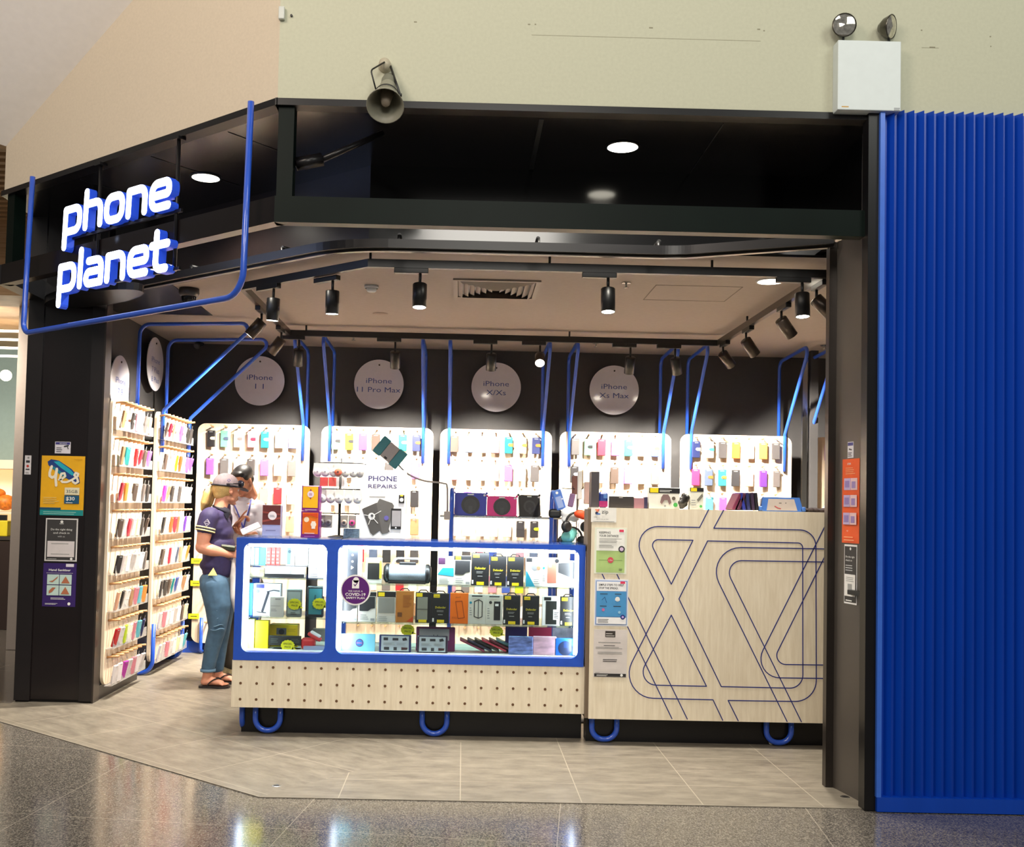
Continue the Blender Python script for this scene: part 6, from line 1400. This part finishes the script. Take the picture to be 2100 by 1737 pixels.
mb.chain([W(432, 1058, -.12), nearA[0], W(422, 1082, -.155)], [.072, .076, .074]); mb.chain([W(455, 1058, .15), farA[0], W(457, 1085, .22)], [.07, .074, .07])
mb.cap(W(455, 1050, .02), W(458, 1040, .03), .075, .06)
polo = blobobj('polo_shirt', None, None, mb, mat('navy_pique', (42, 32, 74), .75, noise=.12, scale=60, bump=.1), None, .009, parent=wm)
# trims: sleeve bands, collar, buttons, side vent, sleeve badge
up_dir = (nearA[1]-nearA[0]).normalized(); sc_ = W(421.5, 1085.5, -.157)
for off, c, nm_ in ((.012, (240, 226, 150), 'sleeve_stripe'), (.0, (20, 18, 40), 'sleeve_band'), (-.010, (240, 226, 150), 'sleeve_stripe')):
    mb = MB(); a_ = sc_+up_dir*off; mb.lathe([(.072, -.006), (.0765, -.005), (.0765, .004), (.072, .005)], a_, up_dir, 28); mb.build(nm_, col(c, .7), wm)
mb = MB(); ax_ = Vector((.42, .1, .9)); mb.lathe([(.057, .0), (.056, .034), (.059, .038), (.078, .010), (.080, .0), (.070, -.008)], W(454, 1047, .01), ax_, 28); mb.poly([W(459, 1052, -.075), W(471, 1051, -.05), W(468, 1066, -.055)], .010, (0, -1, 0)); mb.build('collar', mat('dark_navy_rib', (20, 18, 36), .8), wm)
bp_ = W(424.5, 1072, -.232)
mb = MB(); mb.M = Matrix.Translation(bp_) @ Matrix.Rotation(-.35, 4, 'Z') @ Matrix.Rotation(.1, 4, 'Y'); mb.stroke([(0, .026), (.026, 0), (0, -.026), (-.026, 0)], .0045, -.002, 0, True); mb.stroke([(-.016, .003), (.0, .012), (.016, .003)], .004, -.002, 0); mb.stroke([(-.014, -.007), (.014, -.007)], .006, -.002, 0); mb.build('sleeve_badge', col((206, 200, 216), .6), wm)
mb = MB(); q = W(436, 1176, -.185); mb.poly([q+Vector((-.034, .0, -.016)), q+Vector((.036, .0, -.014)), q+Vector((.002, .012, .042))], .003, (0, -1, 0)); mb.build('side_vent', col((238, 220, 120), .7), wm)
# jeans
mb = MB()
mb.ball(W(442, 1190), .122, .17, .085)
for hp, th, kn, cf, an in ((W(440, 1200, -.085), W(447, 1240, -.085), W(446, 1288, -.08), W(436, 1325, -.05), W(426.5, 1371, -.02)), (W(446, 1200, .085), W(455, 1240, .10), W(455, 1288, .13), W(450, 1325, .16), W(446, 1369, .17))):
    mb.chain([hp, th, kn, cf, an], [.113, .102, .070, .062, .052])
mb.ball(W(432, 1203, -.06), .085, .09, .09)
jeans = blobobj('jeans', None, None, mb, mat('blue_denim', (66, 96, 122), .8, noise=.18, scale=16, bump=.2), None, .009, parent=wm)
for y_, x0, x1 in ((1233, 437, 452), (1252, 436, 453), (1268, 437, 455), (1283, 433, 458), (1291, 432, 460), (1215, 428, 440)):
    mb = MB(); pts = [W(x0+(x1-x0)*k/6, y_+2*math.sin(k), -.178+.03*abs(k-3)/3+(.012 if y_ > 1260 else 0)) for k in range(7)]; mb.tube(pts, .004, 6); mb.build('crease', mat('denim_fold', (92, 124, 150), .8), jeans)
mb = MB(); mb.lathe([(.0545, -.012), (.0585, -.01), (.0585, .008), (.0545, .01)], W(426.5, 1374, -.02), (.0, 0, 1), 24); mb.build('hem', mat('denim_fold', (92, 124, 150), .8), jeans)
# hair, cap, sunglasses
HP = lambda x, y, z: HW @ Vector((x, y, z))
M_blond = mat('blond_hair', (214, 178, 112), .55, noise=.3, scale=90, stretch=(6, 6, .6))
mb = MB(); mb.ball(HP(0, -.035, .01), .080, .088, .075, 16, 12, HW.to_3x3()); mb.ball(HP(0, -.06, -.035), .06, .05, .045, 14, 10, HW.to_3x3()); hair = blobobj('hair', None, None, mb, M_blond, None, .007, parent=wm)
mb = MB()
for k in range(5):
    o_ = Vector((random.uniform(-.02, .02), random.uniform(-.03, .03), 0)); mb.chain([W(439, 1000, .0)+o_*.3, W(430, 1012, .0)+o_, W(424, 1032, .0)+o_*1.2, W(419, 1046, .0)+o_*1.2], [.022, .032, .028, .008], 10)
mb.cap(W(446, 999), W(436, 1004), .024, .034); blobobj('ponytail', None, None, mb, M_blond, None, .007, parent=wm, it=2)
mb = MB(); Rm_ = HW.to_3x3(); prof = []
vs = []; fs = []; n_ = 28
for i in range(8):
    th = PI/2*i/7
    for k in range(n_): ph = 2*PI*k/n_; vs.append(HP(.086*math.sin(th)*math.cos(ph), -.018+.108*math.sin(th)*math.sin(ph), .036+.100*math.cos(th)))
for i in range(7):
    for k in range(n_): fs.append((i*n_+k, (i+1)*n_+k, (i+1)*n_+(k+1) % n_, i*n_+(k+1) % n_))
mb._add(vs, fs, True); cap_ = mb.build('cap', mat('grey_marl_cap', (100, 88, 92), .85, noise=.15, scale=60), wm)
mb = MB(); mb.tube([HP(.088*math.cos(2*PI*k/28), -.018+.110*math.sin(2*PI*k/28), .034) for k in range(28)], .007, 8, closed=True); mb.build('band', col((24, 20, 30), .7), cap_)
mb = MB(); pts = [HP(-.07, .06, .036), HP(-.072, .12, .026), HP(-.045, .165, .014), HP(0, .18, .008), HP(.045, .165, .014), HP(.072, .12, .026), HP(.07, .06, .036)]; mb.poly(pts, .005, Rm_ @ Vector((0, 0, 1))); mb.build('brim', col((26, 20, 26), .6), cap_)
mb = MB(); mb.ball(HP(.046, .084, .060), .046, .026, .030, 14, 8, Rm_); mb.ball(HP(-.046, .084, .060), .046, .026, .030, 14, 8, Rm_); sun = mb.build('sunglasses', col((26, 26, 34), .12), wm)
for s_ in (-1, 1): mb = MB(); mb.tube([HP(s_*.074, .08, .062), HP(s_*.094, .02, .056), HP(s_*.092, -.06, .045)], .0045, 6); mb.build('temple_arm', col((26, 22, 28), .3), sun)
mb = MB(); mb.M = Matrix.Translation(HP(.090, -.045, .075)) @ Matrix.Rotation(.5, 4, 'Z'); mb.stroke([(0, .011), (.013, 0), (0, -.011), (-.013, 0)], .003, -.004, -.001, True); mb.build('cap_badge', col((70, 56, 110), .6), cap_)
face_parts(body, HW, (150, 112, 70), (190, 100, 96))
# wallet and bag she holds
mb = MB(); q = W(470, 1122, -.10); mb.M = Matrix.Translation(q) @ Matrix.Rotation(.12, 4, 'Y'); mb.box(-.065, .055, -.035, .02, -.026, .018, .010, 3); mb.i = 1; mb.box(-.05, .05, -.036, -.034, .004, .010)
tag(mb.build('clutch_purse', [mat('olive_black_leather', (44, 46, 38), .3, noise=.3), col((190, 200, 170), .3)], loc=q), 'small black and olive purse tucked under the woman\'s forearm', 'purse')
mb = MB(); mb.chain([W(478, 1150, -.06), W(479, 1180, -.06), W(482, 1225, -.06), W(487, 1252, -.04)], [.012, .028, .04, .03]); blobobj('carrier_bag', 'translucent white plastic bag hanging from the woman\'s hand', 'bag', mb, mat('white_plastic_film', (214, 206, 202), .4, noise=.15, scale=12, bump=.5), W(481, 1200, -.06), .009)

# ---- man
YM = 8.55
N = lambda px, py, dy=0: at(px, py, YM+dy)
mn = thing('person', 'dark haired man in white shirt and blue lanyard bending over a phone', 'person', (N(495, 1380).x, YM, 0))
HM = head_mat(N(497, 987, -.06), (-.40, -.74, -.46))
mb = MB(); add_head(mb, HM)
nb = N(500, 1030)
mb.cap(HM @ Vector((0, -.045, -.06)), nb, .050, .058); mb.ball(N(502, 1045), .16, .10, .09)
sR, eR, wR = N(476, 1042, -.02), N(474, 1100, -.14), N(487, 1077, -.28)
sL, eL, wL = N(528, 1042, .0), N(538, 1098, -.06), N(517, 1098, -.26)
mb.chain([sR, eR], [.055, .045]); mb.chain([eR, wR], [.045, .029]); mb.chain([sL, eL], [.055, .045]); mb.chain([eL, wL], [.045, .029])
add_hand(mb, hand_mat(wR, (.45, -.25, .85), (.65, .1, -.5)), -1, (.12, .95, 1.05, 1.1), .4, 1.0)
add_hand(mb, hand_mat(wL, (-.85, -.45, .05), (0, .1, 1)), 1, (.35, .4, .45, .5), .6, 1.0)
mb.cap(N(502, 1060), N(500, 1170), .11, .12)
fR, fL = Vector((N(468, 1380, -.1).x, YM-.12, 0)), Vector((N(512, 1380).x, YM+.05, 0))
for ft, kn, hp in ((fR, N(474, 1290, -.08), N(488, 1195)), (fL, N(512, 1290, .0), N(514, 1195))): mb.chain([hp, kn, ft+Vector((0, 0, .09))], [.09, .06, .042])
bm_ = blobobj('body', None, None, mb, M_skinM, None, .0055, parent=mn)
face_parts(bm_, HM, (30, 24, 22), (170, 96, 84))
PM = lambda x, y, z: HM @ Vector((x, y, z)); R3 = HM.to_3x3()
mb = MB(); mb.ball(PM(0, -.028, .052), .083, .098, .080, 20, 14, R3); mb.ball(PM(0, -.058, .0), .072, .048, .06, 16, 10, R3); mb.ball(PM(0, .036, .088), .058, .040, .024, 14, 10, R3)
for s_ in (-1, 1): mb.ball(PM(s_*.066, -.006, .045), .017, .045, .035, 12, 8, R3)
blobobj('hair', None, None, mb, mat('black_hair', (22, 18, 18), .5, noise=.3, scale=90), None, .006, parent=mn)
mb = MB()
mb.ball(N(502, 1050), .17, .115, .10); mb.cap(N(502, 1065), N(501, 1120), .14, .135); mb.ball(N(502, 1090, .0), .16, .125, .16); mb.ball(N(501, 1150), .16, .12, .12); mb.ball(N(500, 1185), .155, .12, .08)
mb.chain([sR, eR, eR.lerp(wR, .62)], [.072, .06, .046]); mb.chain([sL, eL, eL.lerp(wL, .62)], [.072, .06, .046])
mb.cap(N(500, 1036), N(500, 1026), .075, .066)
blobobj('shirt', None, None, mb, mat('white_cotton_shirt', (196, 190, 198), .8, noise=.06, scale=14, bump=.4), None, .009, parent=mn)
mb = MB(); mb.lathe([(.066, .0), (.066, .05), (.070, .055), (.096, .012), (.098, .0), (.085, -.01)], N(500, 1034, -.0), Vector((-.08, -.35, .9)), 28); mb.build('collar', mat('white_cotton_shirt', (196, 190, 198), .8), mn)
mb = MB(); mb.tube([eR.lerp(wR, .60), eR.lerp(wR, .72)], .047, 14, .043); mb.build('cuff', mat('white_cotton_shirt', (196, 190, 198), .8), mn)
mb = MB(); mb.tube([eL.lerp(wL, .60), eL.lerp(wL, .72)], .047, 14, .043); mb.build('cuff', mat('white_cotton_shirt', (196, 190, 198), .8), mn)
mb = MB(); mb.tube(catmull([N(481, 1026, -.02), N(480, 1034, -.12), N(486, 1048, -.145), N(494, 1068, -.155), N(499, 1084, -.155)], 4), .006, 8); mb.tube(catmull([N(515, 1024, -.02), N(513, 1034, -.11), N(509, 1050, -.14), N(503, 1068, -.155), N(499, 1084, -.155)], 4), .006, 8); mb.build('lanyard', col((44, 52, 140), .5), mn)
mb = MB(); mb.ball(N(500, 1192), .155, .125, .10)
for ft, kn, hp in ((fR, N(474, 1290, -.08), N(488, 1200)), (fL, N(512, 1290), N(514, 1200))): mb.chain([hp, kn, ft+Vector((0, 0, .12))], [.11, .088, .07])
blobobj('trousers', None, None, mb, mat('dark_olive_trousers', (44, 36, 26), .85, noise=.15), None, .010, parent=mn)
for ft in (fR, fL):
    mb = MB(); mb.cap(ft+Vector((.02, .03, .06)), ft+Vector((-.03, -.06, .055)), .056, .05); mb.cap(ft+Vector((-.03, -.06, .05)), ft+Vector((-.09, -.16, .042)), .050, .038); mb.ball(ft+Vector((.01, .02, .10)), .052, .058, .045)
    sh = blobobj('shoe', None, None, mb, mat('camouflage_canvas', (140, 126, 92), .8, noise=.55, scale=18), None, .008, parent=mn)
    mb = MB(); d_ = Vector((-.11, -.2, 0)).normalized(); n_ = Vector((-d_.y, d_.x, 0)); c_ = ft+Vector((-.035, -.065, 0)); mb.poly([c_+d_*(.155*math.cos(a_))+n_*(.052*math.sin(a_)) for a_ in [2*PI*k/20 for k in range(20)]], .02, (0, 0, 1)); mb.build('sole', col((190, 182, 166), .7), sh)
# the phone being shown
q = N(513.5, 1083, -.33)
mb = MB(); mb.M = Matrix.Translation(q) @ Matrix.Rotation(.42, 4, 'Y') @ Matrix.Rotation(0, 4, 'Z') @ Matrix.Rotation(0, 4, 'X')
ex = (N(529, 1068, -.30)-N(494, 1083, -.34)).normalized(); ez = (N(494, 1082, -.30)-N(502, 1097, -.38)).normalized()
FM = frame(q, ex, (ez-ex*ez.dot(ex)))
ph = thing('mobile_phone', 'white phone with a pale lit screen held in the man\'s hand', 'phone', q)
mb = MB(); mb.M = FM; mb.poly([(x, .009, z) for x, z in rrect(-.079, .079, -.038, .038, .009)], .009, (0, -1, 0)); mb.build('body', M_white, ph)
mb = MB(); mb.M = FM; mb.poly([(x, -.0004, z) for x, z in rrect(-.074, .074, -.035, .035, .007)], .0004, (0, -1, 0)); mb.i = 1; mb.rect(-.04, .05, .012, .016, -.001); mb.rect(-.04, .02, -.004, .0, -.001); mb.rect(-.04, .04, -.018, -.014, -.001); mb.build('screen', [emis('pale_lilac_screen', (226, 200, 236), .8), col((150, 120, 170))], ph)
